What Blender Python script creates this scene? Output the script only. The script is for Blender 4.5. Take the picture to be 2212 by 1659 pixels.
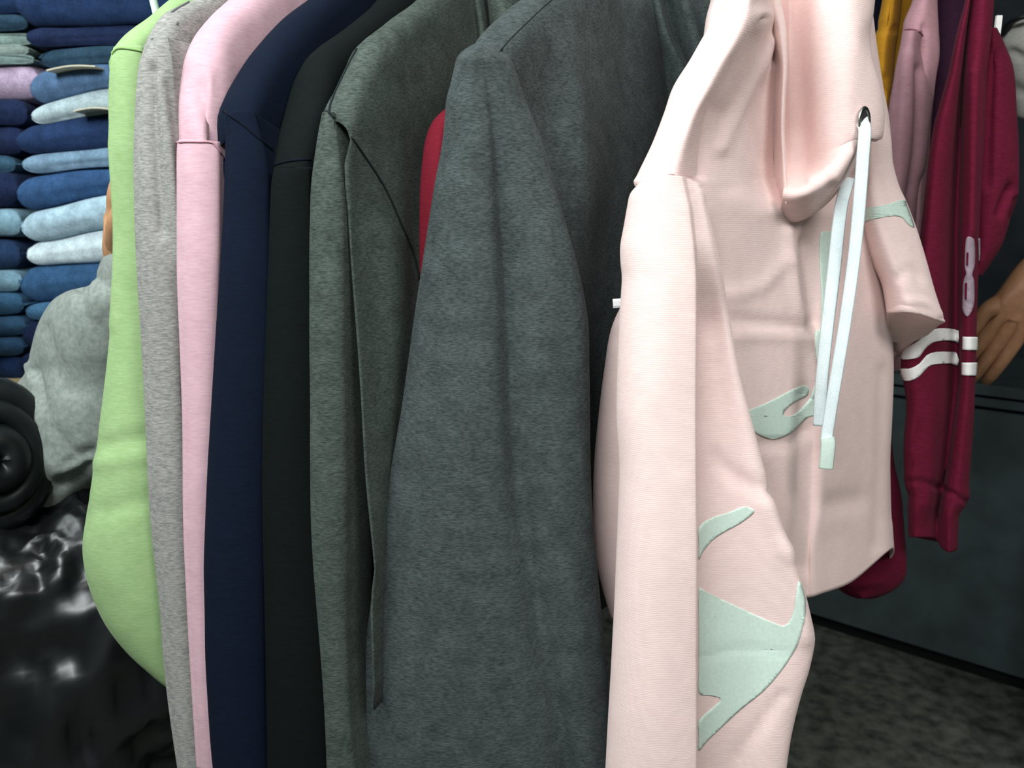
import bpy, bmesh, math, random
from mathutils import Vector, noise
from mathutils.bvhtree import BVHTree
from mathutils.geometry import tessellate_polygon

for o in list(bpy.data.objects): bpy.data.objects.remove(o)
S = bpy.context.scene
COL = S.collection
random.seed(4)

# ------------------------------------------------------------------ camera
F = 1800.0
PITCH = math.radians(12.0)
EYE = Vector((0, 0, 1.35))
cam_d = bpy.data.cameras.new('camera'); cam = bpy.data.objects.new('camera', cam_d); COL.objects.link(cam)
cam_d.sensor_width = 36.0; cam_d.lens = 36.0 * F / 2212.0
cam_d.clip_start = 0.05
cam.location = EYE; cam.rotation_euler = (math.pi / 2 - PITCH, 0, 0)
cam_d.dof.use_dof = True; cam_d.dof.focus_distance = 0.82; cam_d.dof.aperture_fstop = 8.0
S.camera = cam

# ------------------------------------------------------------------ light
W = bpy.data.worlds.new('world'); S.world = W; W.use_nodes = True
W.node_tree.nodes['Background'].inputs[0].default_value = (0.62, 0.78, 0.78, 1)
W.node_tree.nodes['Background'].inputs[1].default_value = 0.25
def area(name, loc, target, sx, sy, power, col):
    l = bpy.data.lights.new(name, 'AREA'); l.shape = 'RECTANGLE'; l.size = sx; l.size_y = sy
    l.energy = power; l.color = col
    o = bpy.data.objects.new(name, l); COL.objects.link(o); o.location = loc
    o.rotation_euler = (Vector(target) - Vector(loc)).to_track_quat('-Z', 'Y').to_euler()
    return o
area('aisle_tube_light', (-0.50, -0.25, 2.26), (0.15, 0.8, 1.1), 1.1, 0.40, 35, (0.94, 0.99, 1.0))
area('right_fill_light', (0.95, -0.30, 2.32), (0.55, 0.9, 1.0), 0.9, 0.35, 12, (1.0, 0.99, 0.96))  # fill light added to brighten the garment faces turned right
area('rear_tube_light', (-1.1, 0.75, 2.40), (-1.1, 0.95, 0), 0.3, 1.2, 8, (0.88, 1.0, 0.98))
S.view_settings.view_transform = 'Standard'; S.view_settings.look = 'None'
S.view_settings.exposure = 0.12; S.view_settings.gamma = 1.0; S.view_settings.use_curve_mapping = False

# ------------------------------------------------------------------ measuring helpers
cp, sp = math.cos(PITCH), math.sin(PITCH)
def ray(px, py):
    xc = (px - 1106.0) / F; yc = -(py - 829.5) / F
    return Vector((xc, cp + yc * sp, -sp + yc * cp))
def at(px, py, Y):
    r = ray(px, py); return EYE + r * (Y / r.y)
def to_px(p):
    q = p - EYE
    f = q.y * cp - q.z * sp; u = q.y * sp + q.z * cp
    return (1106 + F * q.x / f, 829.5 - F * u / f)
def onplane(px, py, P, d):
    n = Vector((d.y, -d.x, 0)); r = ray(px, py)
    return EYE + r * (n.dot(P - EYE) / n.dot(r))
def lerp(tab, y):
    if y <= tab[0][0]: return tab[0][1]
    for (a, va), (b, vb) in zip(tab, tab[1:]):
        if y <= b: return va + (vb - va) * (y - a) / (b - a)
    return tab[-1][1]
def sm(a, b, x):
    t = min(1, max(0, (x - a) / (b - a))); return t * t * (3 - 2 * t)
def cr(p0, p1, p2, p3, t):
    return 0.5 * ((2 * p1) + (p2 - p0) * t + (2 * p0 - 5 * p1 + 4 * p2 - p3) * t * t + (3 * p1 - p0 - 3 * p2 + p3) * t ** 3)
def spline(pts, n, closed=False):
    L = len(pts); out = []
    segs = L if closed else L - 1
    for i in range(segs):
        if closed: a, b, c, d = pts[i - 1], pts[i], pts[(i + 1) % L], pts[(i + 2) % L]
        else: a, b, c, d = pts[max(i - 1, 0)], pts[i], pts[i + 1], pts[min(i + 2, L - 1)]
        for k in range(n): out.append(cr(a, b, c, d, k / n))
    if not closed: out.append(pts[-1].copy())
    return out

# ------------------------------------------------------------------ materials
MATS = {}
def nodes(name):
    m = bpy.data.materials.new(name); m.use_nodes = True
    nt = m.node_tree; return m, nt, nt.nodes['Principled BSDF']
def fabric(name, col, col2=None, streak=(110, 110, 620), mix=1.0, bump=0.25, sheen=0.25, rough=0.92, blotch=0.06, rib=0.0):
    if name in MATS: return MATS[name]
    m, nt, b = nodes(name); N = nt.nodes; Lk = nt.links
    tc = N.new('ShaderNodeTexCoord'); mp = N.new('ShaderNodeMapping'); mp.inputs['Scale'].default_value = streak
    Lk.new(tc.outputs['Object'], mp.inputs['Vector'])
    nz = N.new('ShaderNodeTexNoise'); nz.inputs['Scale'].default_value = 1.0; nz.inputs['Detail'].default_value = 3; nz.inputs['Roughness'].default_value = 0.65
    Lk.new(mp.outputs[0], nz.inputs['Vector'])
    rp = N.new('ShaderNodeValToRGB')
    c2 = col2 or tuple(min(1, c * 1.08) for c in col)
    rp.color_ramp.elements[0].position = 0.34; rp.color_ramp.elements[1].position = 0.66
    rp.color_ramp.elements[0].color = (*col, 1); rp.color_ramp.elements[1].color = (*c2, 1)
    Lk.new(nz.outputs['Fac'], rp.inputs[0])
    n2 = N.new('ShaderNodeTexNoise'); n2.inputs['Scale'].default_value = 45; n2.inputs['Detail'].default_value = 3
    Lk.new(tc.outputs['Object'], n2.inputs['Vector'])
    mr = N.new('ShaderNodeMapRange'); mr.inputs['To Min'].default_value = 1 - blotch; mr.inputs['To Max'].default_value = 1 + blotch
    mr.inputs['From Min'].default_value = 0.3; mr.inputs['From Max'].default_value = 0.7
    Lk.new(n2.outputs['Fac'], mr.inputs['Value'])
    mu = N.new('ShaderNodeMix'); mu.data_type = 'RGBA'; mu.blend_type = 'MULTIPLY'; mu.inputs[0].default_value = 1
    Lk.new(rp.outputs[0], mu.inputs[6]); Lk.new(mr.outputs[0], mu.inputs[7])
    Lk.new(mu.outputs[2], b.inputs['Base Color'])
    b.inputs['Roughness'].default_value = rough; b.inputs['Specular IOR Level'].default_value = 0.15
    b.inputs['Sheen Weight'].default_value = sheen; b.inputs['Sheen Roughness'].default_value = 0.45
    b.inputs['Sheen Tint'].default_value = (*[min(1, 0.35 + c * 0.65) for c in c2], 1)
    bp = N.new('ShaderNodeBump'); bp.inputs['Strength'].default_value = bump; bp.inputs['Distance'].default_value = 0.0006
    Lk.new(nz.outputs['Fac'], bp.inputs['Height']); last = bp
    if rib:
        wv = N.new('ShaderNodeTexWave'); wv.bands_direction = 'Z'; wv.inputs['Scale'].default_value = rib; wv.inputs['Distortion'].default_value = 1.2; wv.inputs['Detail Scale'].default_value = 2
        Lk.new(tc.outputs['Object'], wv.inputs['Vector'])
        b2 = N.new('ShaderNodeBump'); b2.inputs['Strength'].default_value = 0.12; b2.inputs['Distance'].default_value = 0.0006
        Lk.new(wv.outputs['Fac'], b2.inputs['Height']); Lk.new(bp.outputs[0], b2.inputs['Normal']); last = b2
    Lk.new(last.outputs[0], b.inputs['Normal'])
    MATS[name] = m; return m
def plain(name, col, rough=0.6, metal=0.0, spec=0.4, nscale=60, namp=0.08, bump=0.0, emit=0):
    if name in MATS: return MATS[name]
    m, nt, b = nodes(name); N = nt.nodes; Lk = nt.links
    tc = N.new('ShaderNodeTexCoord'); nz = N.new('ShaderNodeTexNoise'); nz.inputs['Scale'].default_value = nscale; nz.inputs['Detail'].default_value = 5
    Lk.new(tc.outputs['Object'], nz.inputs['Vector'])
    rp = N.new('ShaderNodeValToRGB'); rp.color_ramp.elements[0].position = .3; rp.color_ramp.elements[1].position = .7
    rp.color_ramp.elements[0].color = (*[c * (1 - namp) for c in col], 1); rp.color_ramp.elements[1].color = (*[min(1, c * (1 + namp)) for c in col], 1)
    Lk.new(nz.outputs['Fac'], rp.inputs[0]); Lk.new(rp.outputs[0], b.inputs['Base Color'])
    b.inputs['Roughness'].default_value = rough; b.inputs['Metallic'].default_value = metal; b.inputs['Specular IOR Level'].default_value = spec
    if emit: b.inputs['Emission Color'].default_value = (*col, 1); b.inputs['Emission Strength'].default_value = emit
    if bump:
        bp = N.new('ShaderNodeBump'); bp.inputs['Strength'].default_value = bump; bp.inputs['Distance'].default_value = 0.002
        Lk.new(nz.outputs['Fac'], bp.inputs['Height']); Lk.new(bp.outputs[0], b.inputs['Normal'])
    MATS[name] = m; return m

# ------------------------------------------------------------------ object helpers
WORLD = {}     # object name -> (world verts, faces)
def tag(o, label, cat=None, group=None, kind=None):
    if label: o['label'] = label
    if cat: o['category'] = cat
    if group: o['group'] = group
    if kind: o['kind'] = kind
    return o
def thing(name, loc, label, cat, group=None):
    o = bpy.data.objects.new(name, None); COL.objects.link(o); o.location = loc; o.empty_display_size = 0.05
    return tag(o, label, cat, group)
def base_of(o):
    b = o.location.copy()
    if o.parent: b = b + base_of(o.parent)
    return b
def build(name, vs, fs, mat, parent=None, smooth=True, recalc=True, solid=0.0):
    vs = [Vector(v) for v in vs]
    if recalc:
        bm = bmesh.new()
        bv = [bm.verts.new(v) for v in vs]
        for f in fs:
            try: bm.faces.new([bv[i] for i in f])
            except ValueError: pass
        bmesh.ops.recalc_face_normals(bm, faces=bm.faces[:])
        bm.verts.index_update()
        fs = [[v.index for v in f.verts] for f in bm.faces]
        bm.free()
    if parent is None:
        lo = Vector((sum(v.x for v in vs) / len(vs), sum(v.y for v in vs) / len(vs), min(v.z for v in vs)))
    else: lo = base_of(parent)
    me = bpy.data.meshes.new(name); me.from_pydata([v - lo for v in vs], [], fs); me.update()
    if smooth: me.polygons.foreach_set('use_smooth', [True] * len(me.polygons))
    me.materials.append(mat)
    o = bpy.data.objects.new(name, me); COL.objects.link(o)
    if parent is None: o.location = lo
    else: o.parent = parent
    if solid:
        md = o.modifiers.new('thickness', 'SOLIDIFY'); md.thickness = solid; md.offset = 0
    WORLD[o.name] = (vs, fs)
    return o
def grid_faces(nr, nc, closed):
    fs = []
    for i in range(nr - 1):
        for j in range(nc if closed else nc - 1):
            a = i * nc + j; b = i * nc + (j + 1) % nc
            fs.append((a, b, b + nc, a + nc))
    return fs
def vnormals(vs, fs):
    ns = [Vector() for _ in vs]
    for f in fs:
        if len(f) < 3: continue
        a, b, c = vs[f[0]], vs[f[1]], vs[f[2]]
        n = (b - a).cross(vs[f[-1]] - a)
        for i in f: ns[i] += n
    return [n.normalized() if n.length > 0 else n for n in ns]
def orient(vs, fs):
    bm = bmesh.new(); bv = [bm.verts.new(v) for v in vs]
    for f in fs:
        try: bm.faces.new([bv[i] for i in f])
        except ValueError: pass
    bmesh.ops.recalc_face_normals(bm, faces=bm.faces[:]); bm.verts.index_update()
    out = [[v.index for v in f.verts] for f in bm.faces]; bm.free(); return out
def sculpt(vs, fs, strokes, sheet=False, wobble=0.0, wscale=(14, 14, 5), seed=0.0):
    """push folds into cloth: strokes = (polyline in picture units, half width, height in m)"""
    ns = vnormals(vs, fs); out = []
    sk = []
    for pl, w, h in strokes:
        P = spline([Vector((x, y, 0)) for x, y in pl], 6) if len(pl) > 2 else [Vector((x, y, 0)) for x, y in pl]
        sk.append((P, w, h, min(p.x for p in P) - 3 * w, max(p.x for p in P) + 3 * w, min(p.y for p in P) - 3 * w, max(p.y for p in P) + 3 * w))
    for v, n in zip(vs, ns):
        view = (EYE - v).normalized(); nn = n
        if sheet and n.dot(view) < 0: nn = -n
        d = 0.0
        if n.length > 0 and (sheet or nn.dot(view) > -0.1):
            x, y = to_px(v)
            q = Vector((x, y, 0))
            for P, w, h, x0_, x1_, y0_, y1_ in sk:
                if not (x0_ < x < x1_ and y0_ < y < y1_): continue
                best = 1e9
                for a, b in zip(P, P[1:]):
                    ab = b - a; t = max(0, min(1, (q - a).dot(ab) / max(ab.length_squared, 1e-6)))
                    dd = (q - a - ab * t).length_squared
                    if dd < best: best = dd
                if best < 9 * w * w: d += h * math.exp(-best / (w * w))
        if wobble:
            d += wobble * noise.noise(Vector((v.x * wscale[0] + seed, v.y * wscale[1], v.z * wscale[2] - seed)))
        out.append(v + nn * d)
    return out
def loft(rows, nu=8, nv=6, closed=True, cap_end=False, cap_start=False):
    rr = [spline(r, nu, closed) for r in rows]
    nc = len(rr[0]); cols = [spline([r[j] for r in rr], nv) for j in range(nc)]
    nr = len(cols[0]); vs = [cols[j][i] for i in range(nr) for j in range(nc)]
    fs = grid_faces(nr, nc, closed)
    if cap_end: fs.append(tuple(range((nr - 1) * nc, nr * nc)))
    if cap_start: fs.append(tuple(range(nc)))
    return vs, orient(vs, fs)
def tube(path, rad, seg=8, flat=1.0, up=Vector((0, 0, 1)), caps=True):
    vs = []; n = len(path)
    for i, p in enumerate(path):
        t = (path[min(i + 1, n - 1)] - path[max(i - 1, 0)]).normalized()
        a = t.cross(up)
        if a.length < 1e-3: a = t.cross(Vector((0, 1, 0)))
        a.normalize(); b = a.cross(t)
        r = rad[i] if isinstance(rad, (list, tuple)) else rad
        for k in range(seg):
            th = 2 * math.pi * k / seg
            vs.append(p + a * (math.cos(th) * r) + b * (math.sin(th) * r * flat))
    fs = grid_faces(n, seg, True)
    if caps: fs += [tuple(range(seg)), tuple(range((n - 1) * seg, n * seg))]
    return vs, fs
def box(x0, x1, y0, y1, z0, z1):
    vs = [Vector((x, y, z)) for z in (z0, z1) for y in (y0, y1) for x in (x0, x1)]
    return vs, [(0, 2, 3, 1), (4, 5, 7, 6), (0, 1, 5, 4), (2, 6, 7, 3), (0, 4, 6, 2), (1, 3, 7, 5)]
def bvh(objs):
    vs = []; fs = []
    for o in objs:
        v, f = WORLD[o.name]; k = len(vs); vs += v; fs += [tuple(i + k for i in q) for q in f if len(q) < 8]
    return BVHTree.FromPolygons(vs, fs)
def drop(tree, px, py, off):
    r = ray(px, py).normalized()
    h = tree.ray_cast(EYE, r)
    if h[0] is None:
        h = tree.find_nearest(EYE + r * 0.85)
        n = h[1]; n = -n if n.dot(r) > 0 else n
        return h[0] + n * off, n
    n = h[1]; n = -n if n.dot(r) > 0 else n
    return h[0] + n * off, n
def seam(name, pl, tree, mat, parent, r=0.0007, off=0.0, sub=8):
    P = spline([Vector((x, y, 0)) for x, y in pl], sub)
    path = [drop(tree, p.x, p.y, off)[0] for p in P]
    for _ in range(2):
        path = [path[0]] + [(path[i - 1] + path[i] * 2 + path[i + 1]) / 4 for i in range(1, len(path) - 1)] + [path[-1]]
    v, f = tube(path, r, 6)
    return build(name, v, f, mat, parent)
def decal(name, pl, tree, mat, parent, off=0.0016, smooth_n=4, step=9, solid=0.0004, relax=0):
    P = spline([Vector((x, y, 0)) for x, y in pl], smooth_n, True) if smooth_n else [Vector((x, y, 0)) for x, y in pl]
    bm = bmesh.new()
    bv = [bm.verts.new(p) for p in P]
    for t in tessellate_polygon([P]):
        try: bm.faces.new([bv[i] for i in t])
        except ValueError: pass
    for _ in range(6):
        es = [e for e in bm.edges if e.calc_length() > step]
        if not es: break
        bmesh.ops.subdivide_edges(bm, edges=es, cuts=1)
        bmesh.ops.triangulate(bm, faces=[f for f in bm.faces if len(f.verts) > 3])
    bm.verts.index_update()
    cen = sum((v.co for v in bm.verts), Vector()) / len(bm.verts)
    def hit(q):
        for k in range(60):
            w_ = q.lerp(cen, k / 60); r_ = ray(w_.x, w_.y).normalized(); h = tree.ray_cast(EYE, r_)
            if h[0] is not None:
                n_ = -h[1] if h[1].dot(r_) > 0 else h[1]
                return h[0] + n_ * off
        return drop(tree, q.x, q.y, off)[0]
    vs = [hit(v.co) for v in bm.verts]
    nbr = [[e.other_vert(v).index for e in v.link_edges] for v in bm.verts]
    for _ in range(relax):
        avg = [sum((vs[j] for j in n_), Vector()) / len(n_) for n_ in nbr]
        new = []
        for v_, q, a_ in zip(bm.verts, vs, avg):
            r_ = ray(v_.co.x, v_.co.y).normalized(); new.append(EYE + r_ * (((q + a_) / 2 - EYE).dot(r_)))
        vs = new
    fs = [tuple(v.index for v in f.verts) for f in bm.faces]
    bm.free()
    return build(name, vs, fs, mat, parent, solid=solid)

# ------------------------------------------------------------------ setting
M_floor = plain('dark_concrete', (0.125, 0.135, 0.112), 0.75, nscale=26, namp=0.6, bump=0.3)
M_wall = plain('dark_wall_paint', (0.035, 0.045, 0.055), 0.85, nscale=8, namp=0.25)
M_ceil = plain('ceiling_paint', (0.35, 0.37, 0.36), 0.9, nscale=6)
def struct(name, b, mat):
    v, f = b; o = build(name, v, f, mat, smooth=False); o['kind'] = 'structure'; return o
struct('floor', box(-2.2, 2.8, -1.2, 3.4, -0.05, 0.0), M_floor)
struct('ceiling', box(-2.2, 2.8, -1.2, 3.4, 2.7, 2.75), M_ceil)
struct('wall_back', box(-2.2, 2.8, 3.4, 3.45, 0, 2.7), M_wall)
struct('wall_left', box(-2.25, -2.2, -1.2, 3.4, 0, 2.7), M_wall)
struct('wall_right', box(2.8, 2.85, -1.2, 3.4, 0, 2.7), M_wall)
struct('wall_front', box(-2.2, 2.8, -1.25, -1.2, 0, 2.7), M_ceil)

# ------------------------------------------------------------------ fabrics
LIME = fabric('lime_fleece', (0.255, 0.385, 0.165), (0.31, 0.45, 0.215), sheen=.15)
LGREY = fabric('light_grey_melange', (0.165, 0.17, 0.16), (0.345, 0.335, 0.31), streak=(170, 170, 800), sheen=.12)
PINK = fabric('pink_fleece', (0.52, 0.325, 0.375), (0.575, 0.38, 0.425), sheen=.15)
NAVY = fabric('navy_fleece', (0.0015, 0.0045, 0.013), (0.0022, 0.0062, 0.018), sheen=0.0)
BLACK = fabric('black_fleece', (0.0013, 0.0030, 0.0028), (0.0022, 0.0048, 0.0045), sheen=0.0)
CHAR = fabric('charcoal_melange', (0.026, 0.037, 0.032), (0.078, 0.095, 0.084), streak=(190, 190, 900), bump=0.5, blotch=0.20, sheen=.10)
CHAR2 = fabric('blue_charcoal_melange', (0.024, 0.034, 0.034), (0.074, 0.088, 0.086), streak=(190, 190, 900), bump=0.5, blotch=0.20, sheen=.10)
RED = fabric('red_fleece', (0.17, 0.010, 0.022), (0.20, 0.014, 0.028), sheen=0.03)
BLUSH = fabric('blush_fleece', (0.83, 0.625, 0.59), (0.88, 0.685, 0.65), streak=(100, 100, 800), rib=170, bump=0.15, blotch=0.03)
MINT = plain('mint_print', (0.63, 0.77, 0.68), 0.55, nscale=300, namp=0.05)
CORD = fabric('white_cord', (0.62, 0.72, 0.74), (0.78, 0.86, 0.87), streak=(900, 900, 900), bump=0.6, sheen=0.1)
MAROON = fabric('maroon_fleece', (0.098, 0.005, 0.020), (0.13, 0.008, 0.029), sheen=0.05)
DUSTY = fabric('dusty_pink_fleece', (0.42, 0.22, 0.25), (0.48, 0.27, 0.30), sheen=0.1)
MUSTARD = fabric('mustard_fleece', (0.42, 0.19, 0.012), (0.50, 0.24, 0.02), sheen=0.1)
WHITEP = plain('white_print', (0.80, 0.78, 0.76), 0.6, nscale=200, namp=0.04)
GREYP = plain('grey_lilac_print', (0.30, 0.23, 0.275), 0.6, nscale=200, namp=0.06)
STEEL = plain('steel', (0.55, 0.55, 0.52), 0.25, 1.0)
def dark(mat_name, col): return fabric(mat_name, col, sheen=0.0)
T_PINK = dark('pink_thread', (0.45, 0.24, 0.28)); T_LIME = dark('lime_thread', (0.22, 0.36, 0.13))
T_CHAR = dark('charcoal_thread', (0.012, 0.017, 0.018)); T_NAVY = dark('navy_thread', (0.002, 0.004, 0.010))
T_BLUSH = dark('blush_thread', (0.62, 0.36, 0.35)); T_LG = dark('grey_thread', (0.13, 0.14, 0.14))
T_DUSTY = dark('dusty_thread', (0.22, 0.09, 0.11))

# ------------------------------------------------------------------ hanging sweatshirts
def sleeve_rings(tab_l, tab_r, ys, Y, D, ang, tilt=0.0, nose=0.9, soft=(.90, .97)):
    rows = []; t = math.tan(ang)
    for y in ys:
        xl, xr = lerp(tab_l, y) + 13, lerp(tab_r, y)
        Yy = Y(y) if callable(Y) else Y
        A, B = at(xl, y, Yy), at(xr, y, Yy)
        c = (A + B) / 2; a = (B.x - A.x) / 2 * (soft[0] if y == ys[0] else soft[1] if y == ys[1] else 1); b = a * nose
        pts = [(-a, 0), (-.74 * a, -.72 * b), (0, -b), (.74 * a, -.72 * b), (a, 0),
               (a + t * D * .55, D * .55), (a * .6 + t * D * .95, D * .95), (-a * .6 + t * D * .95, D * .95), (-a + t * D * .55, D * .55)]
        rows.append([Vector((c.x + x, c.y + yy, c.z - tilt * max(0, yy + b))) for x, yy in pts])
    return rows
NECK = {}; HDIR = {}
def drape(name, outline, Y, ang, r0, z_bot, mat, parent, z_seam, r_px=36, tuck=0.13, bulge=0.008, strokes=(), wob=0.004, seed=0, belly=0.6, far=True):
    d = Vector((math.sin(ang), math.cos(ang), 0)); w = Vector((math.cos(ang), -math.sin(ang), 0))
    pts = [Vector((x, y, 0)) for x, y in outline]; sh = []
    for i, p in enumerate(pts):
        tg = (pts[min(i + 1, len(pts) - 1)] - pts[max(i - 1, 0)]).normalized()
        sh.append((p.x + r_px * tg.y ** 2, p.y))
    P0 = at(sh[0][0], sh[0][1], Y)
    rid = []
    for x, y in sh:
        q = onplane(x, y, P0, d); rid.append(Vector(((q - P0).dot(d), q.z, 0)))
    un, zn = rid[-1].x, rid[-1].y
    prof = list(rid) + [Vector((un + .025, zn - .012, 0)), Vector((un + .07, zn - .02, 0)), Vector((un + .115, zn - .012, 0))]
    if far: prof += [Vector((2 * un + .14 - p.x, p.y, 0)) for p in reversed(rid)]
    prof = spline(prof, 8)
    acc = [0]
    for a_, b_ in zip(prof, prof[1:]): acc.append(acc[-1] + (b_ - a_).length)
    rs = []; j_ = 0
    for k in range(96):
        tL = acc[-1] * k / 95
        while j_ < len(acc) - 2 and acc[j_ + 1] < tL: j_ += 1
        rs.append(prof[j_].lerp(prof[j_ + 1], min(1, (tL - acc[j_]) / max(1e-9, acc[j_ + 1] - acc[j_]))))
    prof = rs
    umax = max(p.x for p in prof); NECK[parent.name] = P0 + d * (un + .07); NECK[parent.name].z = zn
    HDIR[parent.name] = d
    M = 26; vs = []
    for p in prof:
        u, zt = p.x, p.y
        endt = min(1, max(0.03, (umax - u) / 0.05)) ** .5
        row_l, row_r, arc = [], [], []
        r = r0 * endt
        H = zt - r - z_bot
        def half(h, z):
            k = r + bulge * sm(0, .25, h) * endt
            k *= 1 - (1 - belly) * sm(tuck + .03, tuck - .03, u) * sm(z_seam - .008, z_seam - .05, z)
            return k
        def fold(z): return .006 * math.sin(u * 34 + seed + 3 * z) * sm(.1, .45, zt - z) * sm(0.05, .15, u)
        for k in range(M):
            z = z_bot + H * (k / (M - 1)) ** .9
            h = zt - z
            row_l.append((-half(h, z) + fold(z), z)); row_r.append((half(h, z) + fold(z), z))
        for k in range(1, 8):
            th = math.pi * k / 8
            arc.append((-math.cos(th) * r, zt - r + math.sin(th) * r))
        ring = row_l + arc + row_r[::-1]
        for ww, z in ring:
            q = P0 + d * u + w * ww; vs.append(Vector((q.x, q.y, z)))
    nc = 2 * M + 7; fs = orient(vs, grid_faces(len(prof), nc, False))
    vs = sculpt(vs, fs, strokes, sheet=False, wobble=wob, seed=seed * 3.1)
    nr_ = len(prof)
    for _ in range(3):
        o_ = list(vs)
        for i in range(1, nr_ - 1):
            for j in range(1, nc - 1):
                q = i * nc + j; vs[q] = (o_[q] * 2 + o_[q - 1] * .5 + o_[q + 1] * .5 + o_[q - nc] + o_[q + nc]) / 5
    return build(name, vs, fs, mat, parent, solid=0.0016)
A20 = math.radians(20)
NECK.update({})
def far_sleeve(P, d, mat, parent, a=.022):
    rows = []
    for k in range(6):
        c = P + Vector((0, 0, -.1 * k)) + d * (.01 * math.sin(k))
        w = Vector((d.y, -d.x, 0)); s = 1 - .05 * k
        rows.append([c + w * (a * s * math.cos(t)) + d * (.06 * s * math.sin(t)) for t in [i * math.pi / 4 for i in range(8)]])
    v, f = loft(rows, 3, 4); return build('sleeve', v, f, mat, parent, solid=.0015)
def sweatshirt(name, label, mat, thread, Y, outline, tab_l, tab_r, seam_y, D, seed, ang=A20, r0=.016, tilt=0.0, tuck=.13,
               strokes=(), bstrokes=(), y_end=1730, seams=(), z_bot=.86, r_px=36, ys=None, nose=.9, soft=(.9, .97), belly=.6, bulge=.008):
    base = at(lerp(tab_l, 900) + 40, 900, Y + .15); base.z = 0.7
    T = thing(name, base, label, 'sweatshirt')
    zs = at(outline[0][0], seam_y, Y).z
    body = drape('body', outline, Y, ang, r0, z_bot, mat, T, zs, r_px=r_px, tuck=tuck, strokes=bstrokes, seed=seed, belly=belly, bulge=bulge)
    ys = ys or [seam_y, seam_y + 6, seam_y + 40] + list(range(int(seam_y) + 110, y_end + 1, 95))
    rows = sleeve_rings(tab_l, tab_r, ys, Y, D, ang, tilt, nose, soft)
    v, f = loft(rows, 6, 7)
    v = sculpt(v, f, strokes, wobble=.0035, wscale=(16, 9, 4), seed=seed)
    sl = build('sleeve', v, f, mat, T, solid=.0016)
    tree = bvh([body, sl])
    for s in seams: seam('seam', s, tree, thread, T, r=.0011, off=.0012)
    return T, body, sl

# lime
L1 = [(105, 243), (150, 237), (250, 235), (400, 243), (500, 247), (600, 245), (750, 236), (850, 225), (950, 212), (1050, 198), (1120, 186), (1180, 181), (1250, 192), (1330, 222), (1400, 268), (1455, 322), (1480, 352)]
R1 = [(105, 318), (300, 330), (800, 345), (1200, 385), (1400, 405), (1480, 420)]
sweatshirt('lime_sweatshirt', 'lime green sweatshirt hanging first on the left, beside the folded jeans', LIME, T_LIME, .82,
    [(243, 112), (248, 100), (270, 76), (300, 52), (322, 37), (350, 12), (368, -3), (430, -52), (480, -84)], L1, R1, 106, .10, 1, r0=.014, r_px=22,
    ys=[106, 112, 150, 250, 400, 500, 600, 700, 780, 850, 920, 1000, 1060, 1120, 1180, 1250, 1330, 1400, 1455, 1480],
    strokes=[([(230, 960), (320, 940)], 16, -.0025), ([(215, 1000), (320, 985)], 14, .002), ([(200, 1110), (320, 1080)], 22, -.002), ([(245, 300), (250, 700)], 12, .002)],
    seams=[[(244, 117), (249, 110), (262, 105), (285, 107), (308, 112)]])
# light grey
L2 = [(60, 318), (110, 304), (160, 296), (250, 291), (350, 289), (480, 290), (600, 292), (700, 297), (780, 301), (900, 309), (1000, 314), (1100, 321), (1200, 331), (1300, 340), (1400, 346), (1470, 350), (1500, 355), (1600, 371), (1659, 381), (1740, 396)]
R2 = [(60, 380), (300, 400), (800, 405), (1300, 420), (1659, 450), (1740, 460)]
sweatshirt('light_grey_sweatshirt', 'pale grey melange sweatshirt hanging between the lime and the pink one', LGREY, T_LG, .79,
    [(304, 112), (308, 95), (318, 72), (332, 50), (350, 32), (380, 14), (420, -8), (470, -45), (520, -78)], L2, R2, 84, .11, 2, soft=(.55, .85), ys=[84, 108, 150] + list(range(230, 1740, 100)), r0=.013, r_px=21,
    strokes=[([(345, 170), (362, 300), (372, 420), (385, 560)], 9, .006), ([(330, 150), (336, 300), (350, 500)], 12, -.006)],
    bstrokes=[([(338, 60), (350, 130), (375, 200)], 12, -.003)],
    seams=[[(372, 29), (385, 20), (400, 12), (416, 3)]])
# pink
L3 = [(306, 381), (450, 381), (600, 380), (760, 384), (900, 388), (1100, 391), (1200, 395), (1350, 402), (1500, 411), (1659, 422), (1740, 430)]
R3 = [(306, 490), (360, 492), (500, 492), (800, 480), (1200, 470), (1659, 490), (1740, 495)]
sweatshirt('pink_sweatshirt', 'candy pink sweatshirt hanging between the pale grey and the navy one', PINK, T_PINK, .775,
    [(380, 320), (380, 300), (380, 240), (382, 190), (388, 150), (395, 114), (408, 85), (425, 57), (460, 22), (487, 2), (560, -58), (610, -88)], L3, R3, 306, .10, 3, r0=.020, r_px=28, belly=.5,
    bstrokes=[([(432, 185), (440, 215), (450, 250), (458, 280), (468, 310)], 15, -.014), ([(450, 110), (468, 140), (470, 170)], 10, -.006), ([(408, 190), (418, 240), (440, 300)], 9, .005), ([(480, 120), (500, 170)], 14, .004), ([(600, 10), (640, 25)], 8, -.003)],
    seams=[[(381, 309), (400, 307), (430, 307), (455, 308), (464, 314), (474, 330)]])
# navy
L4 = [(240, 478), (290, 483), (350, 480), (450, 477), (600, 470), (800, 458), (1000, 446), (1200, 437), (1400, 438), (1550, 446), (1659, 456), (1740, 466)]
R4 = [(240, 560), (350, 590), (600, 600), (1000, 590), (1659, 600), (1740, 605)]
sweatshirt('navy_sweatshirt', 'dark navy sweatshirt hanging between the pink and the black one', NAVY, T_NAVY, .765,
    [(480, 300), (478, 260), (477, 228), (490, 200), (512, 160), (542, 111), (570, 82), (607, 46), (658, 3), (720, -52), (770, -88)], L4, R4, 242, .11, 4, r0=.020, r_px=28, tilt=.35,
    seams=[[(484, 240), (500, 250), (525, 269), (556, 298), (586, 324)]])
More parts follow.
